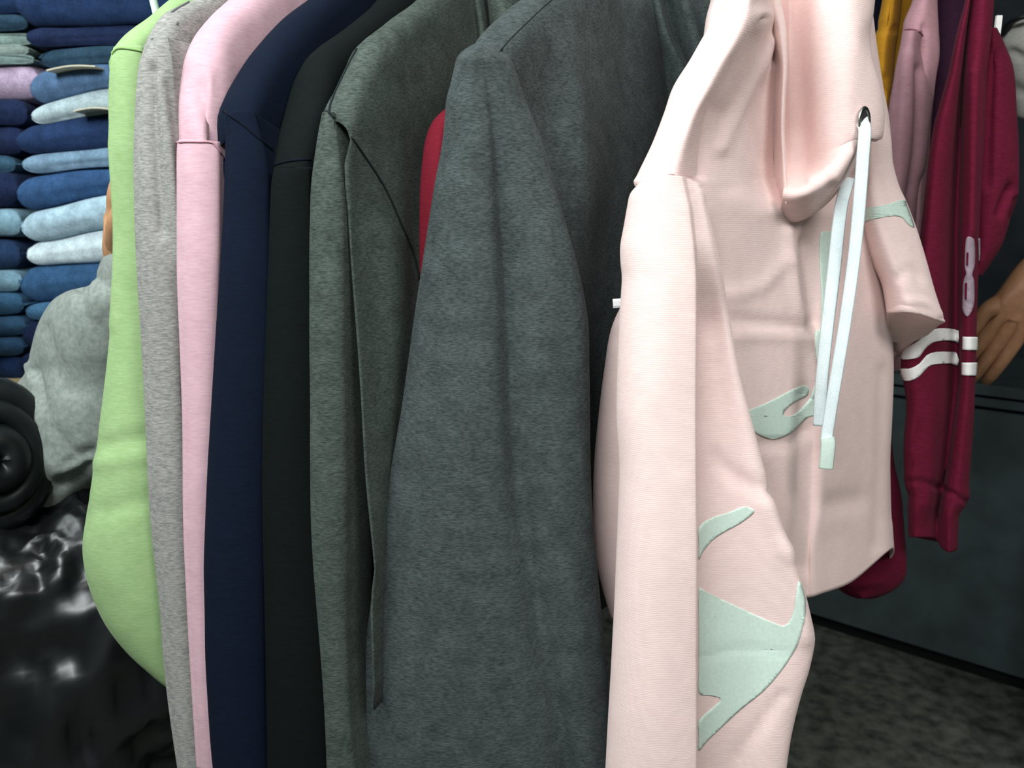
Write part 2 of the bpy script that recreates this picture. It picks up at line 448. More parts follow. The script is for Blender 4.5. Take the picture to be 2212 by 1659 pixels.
# black
L5 = [(363, 583), (400, 578), (500, 574), (600, 571), (800, 565), (1000, 563), (1200, 565), (1400, 567), (1659, 570), (1740, 573)]
R5 = [(363, 680), (600, 690), (1000, 690), (1659, 720), (1740, 725)]
sweatshirt('black_sweatshirt', 'plain black sweatshirt hanging between the navy and a charcoal one', BLACK, T_NAVY, .755,
    [(581, 385), (583, 362), (595, 320), (607, 285), (628, 212), (638, 178), (647, 152), (666, 122), (700, 92), (731, 68), (800, 11), (860, -42), (920, -88)], L5, R5, 363, .11, 5, r0=.020, r_px=28,
    bstrokes=[([(660, 150), (650, 230), (640, 340)], 12, -.004)], seams=[[(583, 366), (596, 357), (620, 350), (645, 347), (668, 345)]])
# charcoal with shoulder seam
L6 = [(240, 688), (266, 681), (312, 673), (393, 662), (550, 655), (750, 651), (900, 654), (1000, 654), (1150, 656), (1300, 663), (1450, 671), (1600, 680), (1659, 684), (1740, 690)]
R6 = [(240, 722), (300, 735), (352, 744), (450, 752), (700, 756), (1000, 757), (1300, 758), (1420, 761), (1659, 775), (1740, 785)]
sweatshirt('charcoal_sweatshirt', 'green-tinged charcoal melange sweatshirt between the black one and the red sliver', CHAR, T_CHAR, .75,
    [(690, 262), (692, 236), (704, 215), (719, 190), (736, 157), (752, 127), (774, 95), (839, 43), (887, 5), (950, -48), (1000, -84)], L6, R6, 243, .055, 6, soft=(.98, 1.0), r0=.016, r_px=31, tuck=.055, bulge=.014, belly=.55,
    ys=[243, 250, 275, 312, 393, 470, 550, 650, 750, 850, 950, 1050, 1150, 1300, 1450, 1600, 1730],
    bstrokes=[([(757, 296), (790, 344), (830, 407), (861, 476), (891, 548), (905, 620)], 7, -.005), ([(770, 330), (800, 420), (830, 520), (840, 700), (820, 1000), (795, 1250)], 26, .007),
              ([(890, 430), (905, 540), (900, 650)], 16, -.006), ([(772, 320), (765, 600), (768, 1000), (768, 1400)], 10, -.003)],
    seams=[[(772, 108), (752, 146), (734, 184), (717, 222), (712, 244)], [(690, 240), (700, 240), (712, 245), (723, 256)], [(757, 296), (790, 344), (830, 407), (861, 476), (891, 548), (903, 602)]])
# red sliver
Tr = thing('red_sweatshirt', at(960, 900, .95) * 1.0, 'red sweatshirt showing as a narrow sliver between the two charcoal ones', 'sweatshirt')
drape('body', [(925, 760), (918, 600), (916, 520), (915, 440), (918, 350), (926, 285), (934, 258), (952, 243), (975, 224), (1040, 178), (1120, 110)], .838, math.radians(27), .010, .9, RED, Tr, .2, r_px=10, seed=7, wob=.002)

# big charcoal
LB = [(112, 1004), (128, 990), (176, 980), (217, 971), (298, 966), (401, 947), (514, 929), (695, 899), (885, 870), (1000, 848), (1119, 828), (1278, 804), (1397, 788), (1497, 772), (1635, 757), (1740, 746)]
RB = [(112, 1082), (131, 1107), (202, 1132), (253, 1153), (316, 1178), (401, 1200), (485, 1221), (582, 1246), (696, 1266), (885, 1272), (1000, 1275), (1119, 1282), (1278, 1296), (1397, 1306), (1497, 1312), (1740, 1324)]
FB = [(112, 1045), (300, 1070), (600, 1090), (1000, 1112), (1150, 1130), (1250, 1150), (1450, 1185), (1659, 1225), (1740, 1240)]
TB = thing('blue_charcoal_hoodie', at(1150, 900, .95), 'wide charcoal melange hoodie hanging right behind the blush pink hoodie', 'hoodie')
TB.location.z = .7
bB = drape('body', [(1002, 140), (1005, 126), (1014, 112), (1032, 79), (1061, 50), (1114, 0), (1190, -66), (1240, -96)], .80, math.radians(32), .022, .86, CHAR2, TB, at(1000, 118, .8).z,
    r_px=40, tuck=.10, seed=8, belly=.5, bulge=.02,
    strokes=[([(1230, 60), (1245, 250), (1265, 450)], 30, .006), ([(1180, 150), (1205, 300), (1230, 460)], 18, -.004), ([(1330, 100), (1340, 300), (1330, 500)], 30, -.004)])
rows = []
for y in [98, 112, 126, 146, 176, 217, 260, 316, 401, 485, 582, 695, 790, 885, 1000, 1119, 1200, 1278, 1397, 1497, 1600, 1740]:
    l, r, f = lerp(LB, y), lerp(RB, y), lerp(FB, y)
    k = sm(140, 500, y); Y0 = .765 + .022 * (y == 98) + .006 * (y == 112)
    if y == 98: l, r, f = 1026, 1072, 1050
    rows.append([at(l, y, Y0 + .018), at(l + .12 * (f - l), y, Y0 - .002), at(l + .45 * (f - l), y, Y0 - .016), at(f - .16 * (f - l), y, Y0 - .014), at(f, y, Y0 - .012 + .016 * k),
                 at(f + .28 * (r - f), y, Y0 - .010 + .006 * k), at(f + .7 * (r - f), y, Y0 - .002), at(r, y, Y0 + .02), at(r - .1 * (r - l), y, Y0 + .065 + .01 * k), at((l + r) / 2 + 20, y, Y0 + .09), at(l + .2 * (r - l), y, Y0 + .06)])
v, f = loft(rows, 7, 6)
v = sculpt(v, f, [([(1030, 330), (1035, 600), (1030, 900)], 22, -.003), ([(1000, 150), (1010, 350), (990, 600)], 20, .003), ([(1100, 260), (1140, 500), (1180, 800)], 22, .004),
                  ([(1110, 1000), (1130, 1150), (1150, 1250), (1185, 1450), (1225, 1659)], 8, -.003), ([(1130, 1000), (1155, 1150), (1175, 1250), (1215, 1450), (1255, 1659)], 16, .003)], wobble=.004, wscale=(12, 9, 3), seed=2.2)
sB = build('sleeve', v, f, CHAR2, TB, solid=.0016)
tr = bvh([bB, sB])
seam('seam', [(1077, 115), (1095, 93), (1114, 73), (1140, 48), (1163, 26), (1192, 0), (1215, -22)], tr, T_CHAR, TB, r=.0011)
seam('seam', [(990, 130), (1010, 119), (1040, 113), (1077, 116), (1100, 128)], tr, T_CHAR, TB, r=.0004)
# its hood, bunched behind
rows = []
for y, xs in [(-90, (1350, 1385, 1412, 1430, 1470, 1500, 1560)), (0, (1362, 1388, 1420, 1436, 1480, 1515, 1570)), (80, (1380, 1402, 1442, 1456, 1500, 1530, 1585)), (160, (1398, 1420, 1478, 1490, 1520, 1550, 1600)), (260, (1400, 1440, 1490, 1510, 1540, 1570, 1610)), (380, (1390, 1440, 1480, 1520, 1550, 1580, 1610))]:
    dY = (0, .05, .012, .06, .03, .05, .06)
    rows.append([at(x, y, 1.06 + q) for x, q in zip(xs, dY)])
v, f = loft(rows, 6, 7, closed=False); build('hood', v, f, CHAR2, TB, solid=.003)
# loose hood folds of the charcoal sweatshirt behind the big charcoal hoodie's shoulder
rows = []
for y, xs in [(-60, (985, 1003, 1022, 1042, 1052, 1090, 1140)), (0, (995, 1012, 1030, 1052, 1060, 1090, 1140)), (60, (1005, 1024, 1040, 1058, 1068, 1100, 1140)), (140, (1015, 1032, 1048, 1064, 1076, 1100, 1140))]:
    rows.append([at(x, y, 1.0 + q) for x, q in zip(xs, (0, .03, .0, .035, .01, .0, .03))])
v, f = loft(rows, 6, 6, closed=False); build('hood', v, f, CHAR, bpy.data.objects['charcoal_sweatshirt'], solid=.003)

# ------------------------------------------------------------------ blush hoodie, nearest
TH = thing('blush_hoodie', at(1600, 900, .85), 'blush pink cropped hoodie with mint lettering and white drawcords, nearest on the right', 'hoodie'); TH.location.z = .7
def Yp(px): return .775 + (px - 1500) * .00058
ROWS = [  # y, O, mid, C, fronts..., R
 (-110, 1640, 1652, 1664, 1676, 1700, 1750, 1790, 1830, 1850), (-60, 1600, 1632, 1655, 1672, 1700, 1760, 1800, 1850, 1875), (0, 1572, 1615, 1645, 1668, 1695, 1755, 1800, 1850, 1880), (40, 1548, 1605, 1655, 1672, 1700, 1755, 1800, 1850, 1885),
 (90, 1518, 1583, 1624, 1655, 1700, 1755, 1800, 1850, 1890), (135, 1493, 1556, 1597, 1645, 1700, 1755, 1800, 1855, 1896), (190, 1458, 1526, 1565, 1630, 1700, 1755, 1800, 1860, 1905),
 (245, 1438, 1497, 1532, 1610, 1700, 1755, 1800, 1862, 1915), (310, 1411, 1472, 1515, 1600, 1700, 1755, 1800, 1865, 1920), (375, 1379, 1452, 1508, 1595, 1700, 1755, 1800, 1868, 1922),
 (400, 1372, 1448, 1508, 1595, 1700, 1755, 1800, 1868, 1922), (450, 1405, 1462, 1518, 1602, 1700, 1753, 1796, 1860, 1908), (500, 1425, 1480, 1530, 1610, 1700, 1750, 1790, 1850, 1890), (600, 1380, 1450, 1545, 1620, 1705, 1752, 1785, 1855, 1908),
 (700, 1328, 1420, 1560, 1630, 1710, 1755, 1778, 1850, 1919), (800, 1308, 1410, 1570, 1640, 1715, 1757, 1773, 1850, 1921), (900, 1294, 1400, 1580, 1650, 1715, 1754, 1768, 1845, 1918),
 (1000, 1284, 1400, 1590, 1655, 1715, 1750, 1764, 1845, 1915), (1100, 1284, 1400, 1600, 1660, 1712, 1746, 1760, 1845, 1917)]
rows = []
for R in ROWS:
    y = R[0]; k = sm(400, 600, y); k8 = sm(650, 950, y)
    O, m, C, f1, f2, f3, f4, f5, R_ = R[1:]
    top = 1 - k
    offs = [(O, .775 * top + .86 * k), (m, (.735) * top + .82 * k), (C, (.775) * top + .81 * k), (f1, Yp(f1) - .015 * top), (f2, Yp(f2) - .004 + .05 * sm(440, 380, y)), (f3, Yp(f3) + .002 * k8 + .004 + .06 * sm(440, 380, y)), (f4 + 18 * k8, Yp(f4) - .001 * k8 + .04 * sm(440, 380, y)), (f5, Yp(f5) - .008), (R_, Yp(R_) + .01)]
    pts = [at(x, y, Y) for x, Y in offs]
    pts += [at(R_ - 25, y, Yp(R_) + .075), at((O + R_) / 2 + 40, y, .97), at(O + (R_ - O) * .25, y, .90 + .02 * k)]
    rows.append(pts)
for dy, tt in ((0, .45), (0, 1.0)):   # slanting raw hem
    hem = {1284: (1306 + (1325 - 1306) * tt, 1335), 1: 0}
    last = ROWS[-1][1:]
    ends = [(1325, 1335), (1420, 1340), (1600, 1330), (1660, 1315), (1705, 1300), (1738, 1292), (1770, 1284), (1845, 1254), (1926, 1184)]
    pts = []
    for i, (x0, (x1, y1)) in enumerate(zip(last, ends)):
        x = x0 + (x1 - x0) * tt; y = 1100 + (y1 - 1100) * tt
        if i == 0: x = {.45: 1291, 1.0: 1325}[tt]
        Y = [.86, .82, .81, Yp(1660), Yp(1712) - .004, Yp(1746) + .004, Yp(1760) - .002, Yp(1845) - .008, Yp(1917) + .01][i]
        pts.append(at(x, y, Y))
    yb = 1100 + 130 * tt
    pts += [at(1895, yb - 10 * tt, Yp(1917) + .075), at(1640, yb, .97), at(1390, yb + 40 * tt, .92)]
    rows.append(pts)
v, f = loft(rows, 10, 8)
HS = [([(1656, 38), (1636, 66), (1597, 135), (1567, 187), (1538, 240), (1518, 300), (1511, 380)], 7, -.005),
      ([(1665, 90), (1625, 170), (1590, 240), (1560, 320)], 14, .005), ([(1555, 250), (1565, 320), (1580, 400)], 24, -.003), ([(1640, 190), (1630, 260), (1650, 340)], 22, -.0025),
      ([(1670, 150), (1660, 300), (1680, 450)], 16, .004), ([(1560, 640), (1640, 620), (1700, 560)], 12, .003), ([(1580, 690), (1650, 700), (1740, 710)], 14, -.004), ([(1590, 730), (1660, 722), (1740, 728)], 12, .003),
      ([(1700, 500), (1715, 620), (1745, 760), (1757, 850)], 10, .005), ([(1735, 520), (1745, 600), (1762, 700)], 10, -.005), ([(1640, 960), (1700, 955), (1745, 930)], 12, -.004),
      ([(1735, 850), (1728, 1000), (1722, 1150), (1718, 1280)], 16, -.004), ([(1800, 1090), (1850, 1080)], 25, -.004),
      ([(1905, 800), (1900, 1000), (1895, 1180)], 12, -.003), ([(1620, 980), (1680, 1100), (1730, 1230)], 16, -.005)]
v = sculpt(v, f, HS, wobble=.003, seed=5)
hb = build('body', v, f, BLUSH, TH, solid=.002)
LS = [(385, 1383), (414, 1364), (450, 1356), (530, 1342), (560, 1342), (600, 1346), (700, 1341), (800, 1337), (900, 1335), (1000, 1340), (1100, 1336), (1200, 1331), (1300, 1327), (1450, 1320), (1600, 1311), (1740, 1303)]
RS = [(385, 1512), (450, 1524), (530, 1543), (600, 1560), (700, 1578), (800, 1595), (900, 1620), (1000, 1645), (1100, 1674), (1200, 1706), (1300, 1740), (1380, 1757), (1450, 1746), (1520, 1722), (1600, 1704), (1740, 1688)]
FS = [(385, 1475), (450, 1488), (530, 1496), (600, 1500), (1740, 1501)]
rows = []
for y in [384, 392, 420, 450, 490, 530, 565, 600, 650, 700, 760, 820, 900, 1000, 1100, 1200, 1260, 1320, 1380, 1440, 1500, 1560, 1620, 1740]:
    l, r, fx = lerp(LS, y), lerp(RS, y), lerp(FS, y); k = sm(520, 720, y); Y0 = .715
    arch = lambda x: 22 * (1 - k) * sm(420, 384, y) * (((x - 1440) / 70) ** 2 - .3) if y < 420 else 0
    P = [(l, Y0 + .02), (l + .18 * (fx - l), Y0 - .004), (l + .55 * (fx - l), Y0 - .014), (fx - 7, Y0 - .011), (fx, Y0 - .006 + .001 * k), (fx - 5 * k + 4 * (1 - k), Y0 - .001 + .022 * k), (fx + .12 * (r - fx), Y0 + .001 + .036 * k), (fx + .5 * (r - fx), Y0 + .006 + .034 * k),
         (r - .12 * (r - fx), Y0 + .012 + .022 * k), (r, Y0 + .03 + .014 * k), (r - .1 * (r - l), Y0 + .06 + .012 * k), ((l + r) / 2, Y0 + .065 + .012 * k), (l + .12 * (r - l), Y0 + .05)]
    rows.append([at(x, y + arch(x), Y) for x, Y in P])
v, f = loft(rows, 6, 5)
v = sculpt(v, f, [([(1660, 1060), (1600, 1040), (1545, 990)], 14, -.004), ([(1700, 1200), (1650, 1080)], 12, .003), ([(1690, 1500), (1640, 1570), (1590, 1640)], 10, -.004), ([(1420, 900), (1440, 980), (1470, 1020)], 10, -.0015),
                  ([(1690, 1180), (1725, 1290), (1738, 1380)], 14, .004), ([(1510, 1420), (1600, 1400), (1700, 1410)], 12, -.0008)], wobble=.0025, seed=9)
hs = build('sleeve', v, f, BLUSH, TH, solid=.002)
trs = bvh([hs, hb])
seam('seam', [(1366, 412), (1385, 398), (1405, 387), (1430, 380), (1460, 378), (1490, 382), (1508, 390)], trs, T_BLUSH, TH, r=.0011)

# hood: left edge strip and the big draped lobe
rows = []
EDGE = [(-60, 1676), (0, 1684), (54, 1695), (108, 1699), (152, 1699), (217, 1695), (282, 1693), (338, 1696), (400, 1700), (440, 1702)]
for y, x in EDGE:
    l = lerp([(-60, 1640), (0, 1648), (35, 1658), (80, 1672), (150, 1684), (250, 1684), (400, 1688), (440, 1696)], y); Yb = Yp(1690) - .022
    rows.append([at(l - 14, y, Yb + .03), at(l, y, Yb + .008), at(l + .5 * (x - l), y, Yb - .008), at(x - 3, y, Yb - .008), at(x, y, Yb + .002), at(x - 2, y, Yb + .022)])
v, f = loft(rows, 5, 6, closed=False); h1 = build('hood_edge', v, f, BLUSH, TH, solid=.002)
HO = [(-60, 1893), (0, 1887), (50, 1880), (88, 1872), (130, 1880), (170, 1893), (220, 1908), (260, 1908), (300, 1900)]
rows = []
def Yh(px): return .800 + (px - 1690) * .00045
rows.append([at(x, -165, Yh(x) + d) for x, d in zip((1690, 1705, 1730, 1765, 1800, 1835, 1860, 1868), (.13, .13, .125, .12, .12, .12, .125, .13))])
rows.append([at(x, -140, Yh(x) + d) for x, d in zip((1686, 1704, 1732, 1765, 1802, 1842, 1872, 1884), (.12, .118, .09, .05, .03, .03, .04, .06))])
for y in [-70, -20, 30, 80, 130, 190, 250, 300]:
    R_ = lerp(HO, y); q = sm(0, 330, y)
    hx = [(1684, .115), (1706, .115), (1734 + 8 * q, .085), (1764 + 6 * q, .040), (1802, .010), (1840, -.008), (R_ - 14, -.004), (R_, .02)]
    rows.append([at(x, y, Yh(x) + d) for x, d in hx])
HEM = [(1686, 470), (1714, 476), (1745, 466), (1775, 446), (1800, 421), (1832, 378), (1856, 320), (1872, 296)]
INN = [(1692, 414), (1712, 416), (1742, 408), (1770, 396), (1795, 378), (1826, 345), (1856, 300), (1884, 288)]
dIN = [.05, .036, .018, .008, .0, -.006, -.006, .02]
rows.append([at(x - 2, y - 50 + 14, Yh(x) + d + .004) for (x, y), d in zip(INN, [.09, .085, .068, .038, .012, -.006, -.006, .02])])
rows.append([at(x, y, Yh(x) + d) for (x, y), d in zip(INN, dIN)])
rows.append([at((x + a) / 2, (y + b) / 2, Yh(x) + d + .018) for (x, y), (a, b), d in zip(INN, HEM, dIN)])
rows.append([at(x, y, Yh(x) + d + .046) for (x, y), d in zip(HEM, dIN)])
v, f = loft(rows, 7, 6, closed=False)
v = sculpt(v, f, [([(1800, 380), (1830, 330)], 14, .003), ([(1755, 395), (1790, 375)], 10, .004)], sheet=True, wobble=.003, seed=3)
h2 = build('hood', v, f, BLUSH, TH, solid=.003)
# hood bit behind the shoulder
rows = []
for y, l, dz in ((-150, 1590, .04), (-120, 1566, .01), (-60, 1546, 0), (0, 1538, 0), (40, 1528, 0), (90, 1522, 0), (140, 1524, 0), (190, 1530, .01)):
    rows.append([at(x, y, .93 + q + dz) for x, q in zip((l, l + 12, l + 50, l + 110, 1730, 1800), (.02, 0, .0, .01, .03, .06))])
v, f = loft(rows, 5, 5, closed=False); build('hood_back', v, f, BLUSH, TH, solid=.003)
# far shoulder and bent sleeve
rows = []
for y, l, r, dl, dr in [(255, 1862, 1912, 0, .02), (300, 1858, 1924, 0, .02), (350, 1852, 1927, 0, .03), (400, 1850, 1939, 0, .03), (440, 1852, 1956, 0, .03), (500, 1864, 1977, 0, .03), (560, 1884, 1996, 0, .03), (610, 1906, 2012, 0, .03), (650, 1914, 2026, 0, .03), (675, 1917, 2034, 0, .03)]:
    yl, yr = y - 0 * 12, y + 14 * sm(500, 675, y); Yb = Yp(1900) - .035
    rows.append([at(l, yl, Yb + .03), at(l + .1 * (r - l), yl, Yb + .004), at(l + .4 * (r - l), y, Yb - .012), at(l + .75 * (r - l), (y + yr) / 2, Yb), at(r - 2, yr, Yb + .02), at(r - 4, yr, Yb + .05), at((l + r) / 2, y, Yb + .085), at(l + 15, yl, Yb + .075)])
Yb = Yp(1900) - .035
rows.append([at(1917, 672, Yb + .03), at(1930, 664, Yb + .006), at(1960, 655, Yb - .008), at(2000, 682, Yb + .004), at(2034, 694, Yb + .022), at(2032, 697, Yb + .05), at(1985, 722, Yb + .09), at(1935, 700, Yb + .08)])
rows.append([at(1918, 700, Yb + .05), at(1930, 690, Yb + .04), at(1958, 684, Yb + .03), at(1990, 697, Yb + .034), at(2016, 705, Yb + .044), at(2010, 712, Yb + .062), at(1975, 742, Yb + .10), at(1930, 735, Yb + .09)])
rows.append([at(1916, 745, Yb + .08), at(1922, 740, Yb + .075), at(1940, 732, Yb + .07), at(1955, 735, Yb + .07), at(1966, 740, Yb + .08), at(1962, 747, Yb + .09), at(1940, 770, Yb + .12), at(1918, 780, Yb + .11)])
v, f = loft(rows, 7, 5, cap_end=True)
v = sculpt(v, f, [([(1940, 600), (1965, 580), (1985, 600)], 9, -.003), ([(1900, 470), (1945, 560)], 9, -.002), ([(1958, 650), (2000, 655), (2025, 680)], 7, .003)], wobble=.002, seed=4)
hf = build('sleeve', v, f, BLUSH, TH, solid=.002)
seam('seam', [(1866, 500), (1880, 535), (1897, 575), (1908, 605), (1910, 625), (1917, 655)], bvh([hf, hb]), T_BLUSH, TH, r=.0010)
seam('seam', [(1862, 65), (1866, 20), (1862, -20)], bvh([h2]), T_BLUSH, TH, r=.0004)
# lettering
tb = bvh([hb]); ts = bvh([hs]); tf = bvh([hf])
decal('lettering', [(1604, 893), (1630, 880), (1665, 864), (1705, 843), (1732, 832), (1743, 836), (1745, 846), (1738, 856), (1714, 868), (1695, 884), (1690, 894), (1697, 900), (1715, 894), (1735, 875), (1748, 858), (1756, 838), (1768, 818), (1771, 860), (1768, 895), (1750, 898), (1738, 905), (1715, 928), (1690, 942), (1664, 947), (1636, 938), (1617, 925)], tb, MINT, TH)
decal('lettering', [(1768, 510), (1780, 500), (1796, 503), (1800, 520), (1794, 560), (1788, 640), (1782, 720), (1777, 780), (1770, 795), (1762, 780), (1758, 740), (1760, 715), (1770, 708), (1772, 640), (1768, 570)], tb, MINT, TH)
decal('lettering', [(1850, 450), (1872, 448), (1910, 443), (1948, 432), (1957, 446), (1968, 475), (1972, 492), (1958, 484), (1945, 470), (1925, 467), (1890, 472), (1850, 484)], tf, MINT, TH)
decal('lettering', [(1507, 1138), (1535, 1118), (1570, 1107), (1605, 1093), (1622, 1096), (1628, 1106), (1600, 1128), (1560, 1150), (1535, 1168), (1515, 1192), (1507, 1208), (1507, 1175)], ts, MINT, TH, smooth_n=3)
decal('lettering', [(1507, 1273), (1520, 1276), (1560, 1294), (1620, 1322), (1670, 1343), (1692, 1350), (1706, 1338), (1716, 1310), (1720, 1270), (1724, 1255), (1736, 1290), (1737, 1330), (1728, 1375), (1712, 1410), (1685, 1450), (1650, 1490), (1600, 1530), (1560, 1567), (1525, 1600), (1507, 1620), (1507, 1590), (1507, 1556), (1530, 1533), (1556, 1508), (1530, 1500), (1507, 1494), (1507, 1440), (1507, 1360)], ts, MINT, TH, smooth_n=3)
# eyelet and drawcords
te = bvh([h2]); p, n = drop(te, 1858, 262, .0045)
n = (n + Vector((.12, -.08, .0))).normalized()
a = n.cross(Vector((0, 0, 1))).normalized(); b = a.cross(n)
path = [p + a * ((.0085) * math.cos(t)) + b * (.0120 * math.sin(t)) for t in [k * math.pi / 12 for k in range(24)]]
vs = []
for i, q in enumerate(path):
    rdir = (q - p).normalized()
    for k in range(8):
        th = k * math.pi / 4; vs.append(q + rdir * (.0022 * math.cos(th)) + n * (.0014 * math.sin(th)))
fs = [(i * 8 + k, i * 8 + (k + 1) % 8, ((i + 1) % 24) * 8 + (k + 1) % 8, ((i + 1) % 24) * 8 + k) for i in range(24) for k in range(8)]
ey = build('eyelet', vs, fs, STEEL, TH); ey['label'] = 'dark steel eyelet'
vs = [p + n * .0003] + [p + a * (.0068 * math.cos(t)) + b * (.0098 * math.sin(t)) + n * .0003 for t in [k * math.pi / 12 for k in range(24)]]
build('eyelet_hole', vs, [(0, 1 + k, 1 + (k + 1) % 24) for k in range(24)], plain('hole_black', (.02, .018, .02), .8), ey, recalc=False)
def ribbon(name, pts, width, mat, parent):
    P = spline([at(*q) for q in pts], 8); n = len(P); vs = []
    for i, q in enumerate(P):
        t = (P[min(i + 1, n - 1)] - P[max(i - 1, 0)]).normalized()
        tw = .25 * math.sin(i * .09)
        s = t.cross((EYE - q).normalized()).normalized(); u = s.cross(t)
        s2 = s * math.cos(tw) + u * math.sin(tw); u2 = u * math.cos(tw) - s * math.sin(tw)
        for k in range(10):
            th = k * math.pi / 5; vs.append(q + s2 * (width * math.cos(th)) + u2 * (width * .28 * math.sin(th)))
    fs = grid_faces(n, 10, True) + [tuple(range(10)), tuple(range((n - 1) * 10, n * 10))]
    return build(name, vs, fs, mat, parent)
E = (p - EYE).y
c1 = ribbon('drawcord', [(1860, 256, E + .006), (1863, 266, E - .002), (1868, 284, E - .009), (1864, 340, E - .012), (1858, 420, E - .012), (1851, 500, E - .010), (1842, 580, E - .008), (1828, 680, E - .006), (1812, 780, E - .006), (1797, 870, E - .006), (1785, 950, E - .006)], .0062, CORD, TH)
c2 = ribbon('drawcord', [(1832, 385, E + .03), (1826, 410, E + .022), (1818, 440, E + .015), (1810, 500, E + .012), (1802, 580, E + .010), (1790, 680, E + .008), (1780, 770, E + .006), (1773, 850, E + .006), (1770, 920, E + .006)], .0066, CORD, TH)
ribbon('cord_tip', [(1787, 945, E - .008), (1789, 960, E - .009), (1787, 985, E - .009), (1784, 1012, E - .008)], .0075, MINT, c1)
v, f = tube([at(1324, 656, .80), at(1350, 654, .80)], .0045, 6, flat=.25, up=Vector((0, 1, 0))); tg_ = build('size_tag', v, f, WHITEP, TH, smooth=False); tg_['label'] = 'tiny pale tag'

# hanger above the lime sweatshirt
PL = plain('mint_plastic', (.62, .80, .70), .35)
hg = thing('hanger', at(345, 60, .93), 'pale mint plastic hanger rising from the lime sweatshirt shoulder', 'hanger')
path = spline([at(352, 75, .93), at(341, 40, .93), at(331, 0, .93), at(318, -60, .93), at(312, -110, .93)], 6)
v, f = tube(path, .0062, 10, flat=.6); build('neck', v, f, PL, hg)
pk = path[-1]
path = [pk + Vector((0, .03 * math.sin(t) + .0, .03 - .03 * math.cos(t))) for t in [k * .26 for k in range(16)]]
v, f = tube(path, .003, 8, up=Vector((1, 0, 0))); build('hook', v, f, STEEL, hg)

RAILZ = 1.86
ROD = plain('chrome_rail', (.6, .6, .6), .2, 1.0)
NECK['blush_hoodie'] = Vector((.40, 1.06, 1.63)); HDIR['blush_hoodie'] = Vector((.55, .83, 0))
WHO = {'light_grey_sweatshirt': 'pale grey', 'pink_sweatshirt': 'candy pink', 'navy_sweatshirt': 'navy', 'black_sweatshirt': 'black', 'charcoal_sweatshirt': 'green-tinged charcoal', 'red_sweatshirt': 'red', 'blue_charcoal_hoodie': 'wide charcoal', 'blush_hoodie': 'blush pink'}
for nm, who in WHO.items():
    c = NECK[nm]; dd = HDIR[nm]
    h_ = thing('hanger', c, 'white plastic hanger inside the neck of the %s top' % who, 'hanger', 'hangers on the rail')
    top = Vector((c.x, 1.02, RAILZ))
    pts = [c + Vector((0, 0, -.02)), c + Vector((0, 0, .05)), top + Vector((0, .035, -.03)), top + Vector((0, .028, .024)), top + Vector((0, -.004, .034)), top + Vector((0, -.03, .010))]
    v, f = tube(spline(pts, 6), .0022, 6, up=Vector((1, 0, 0))); build('hook', v, f, STEEL, h_)
    v, f = tube(spline([c - dd * .12 + Vector((0, 0, -.085)), c - dd * .06 + Vector((0, 0, -.05)), c + Vector((0, 0, -.02)), c + dd * .06 + Vector((0, 0, -.05)), c + dd * .12 + Vector((0, 0, -.085))], 5), .006, 8, flat=.6); build('arms', v, f, PL, h_)
rl = thing('clothes_rail', (-.1, 1.02, 0), 'chrome clothes rail the sweatshirts hang from', 'clothes rail')
v, f = tube([Vector((-.62, 1.02, RAILZ)), Vector((.62, 1.02, RAILZ))], .0125, 12); build('bar', v, f, ROD, rl)
for x_ in (-.3, .45):
    v, f = tube([Vector((x_, 1.02, RAILZ)), Vector((x_, 1.02, 2.7))], .006, 8, up=Vector((1, 0, 0))); build('drop_rod', v, f, ROD, rl)
# ------------------------------------------------------------------ rack on the right: mustard, dusty pink, maroon
def px_tube(name, tab, Y, depth, mat, parent, strokes=(), seed=0, nu=6, nv=6, extra=None, cap=False, wob=.003):
    rows = []
    for y, l, r in tab:
        a = (r - l)
        P = [(l, Y), (l + .15 * a, Y - .25 * depth), (l + .5 * a, Y - .4 * depth), (r - .15 * a, Y - .25 * depth), (r, Y), (r - .1 * a, Y + .5 * depth), (l + .5 * a, Y + .8 * depth), (l + .1 * a, Y + .5 * depth)]
        rows.append([at(x, y, q) for x, q in P])
    v, f = loft(rows, nu, nv, cap_end=cap, cap_start=cap)
    v = sculpt(v, f, strokes, wobble=wob, seed=seed)
    return build(name, v, f, mat, parent)
Tm = thing('mustard_sweatshirt', at(1920, 400, 1.4), 'mustard yellow sweatshirt glimpsed behind the blush hoodie', 'sweatshirt')
px_tube('sleeve', [(-80, 1915, 1958), (0, 1906, 1949), (54, 1896, 1943), (105, 1888, 1935), (150, 1887, 1930), (187, 1890, 1928), (229, 1900, 1924), (400, 1890, 1930), (600, 1890, 1925)], 1.36, .08, MUSTARD, Tm,
        [([(1925, -20), (1920, 50), (1910, 60)], 5, -.004), ([(1908, 170), (1905, 230)], 9, -.008), ([(1897, 60), (1915, 58), (1935, 62)], 5, -.003)], seed=11)
px_tube('body', [(-80, 1930, 2010), (60, 1920, 2010), (300, 1920, 2010), (700, 1920, 2010)], 1.46, .06, MUSTARD, Tm, seed=12)
Tn = thing('dark_navy_sweatshirt', at(1890, 400, 1.5), 'navy sweatshirt hanging in shade behind the mustard one', 'sweatshirt')
px_tube('body', [(-80, 1830, 1935), (60, 1835, 1930), (300, 1840, 1930), (700, 1840, 1930)], 1.52, .07, NAVY, Tn, seed=13)
Td = thing('dusty_pink_sweatshirt', at(1980, 400, 1.28), 'dusty pink sweatshirt hanging between the mustard and the maroon one', 'sweatshirt')
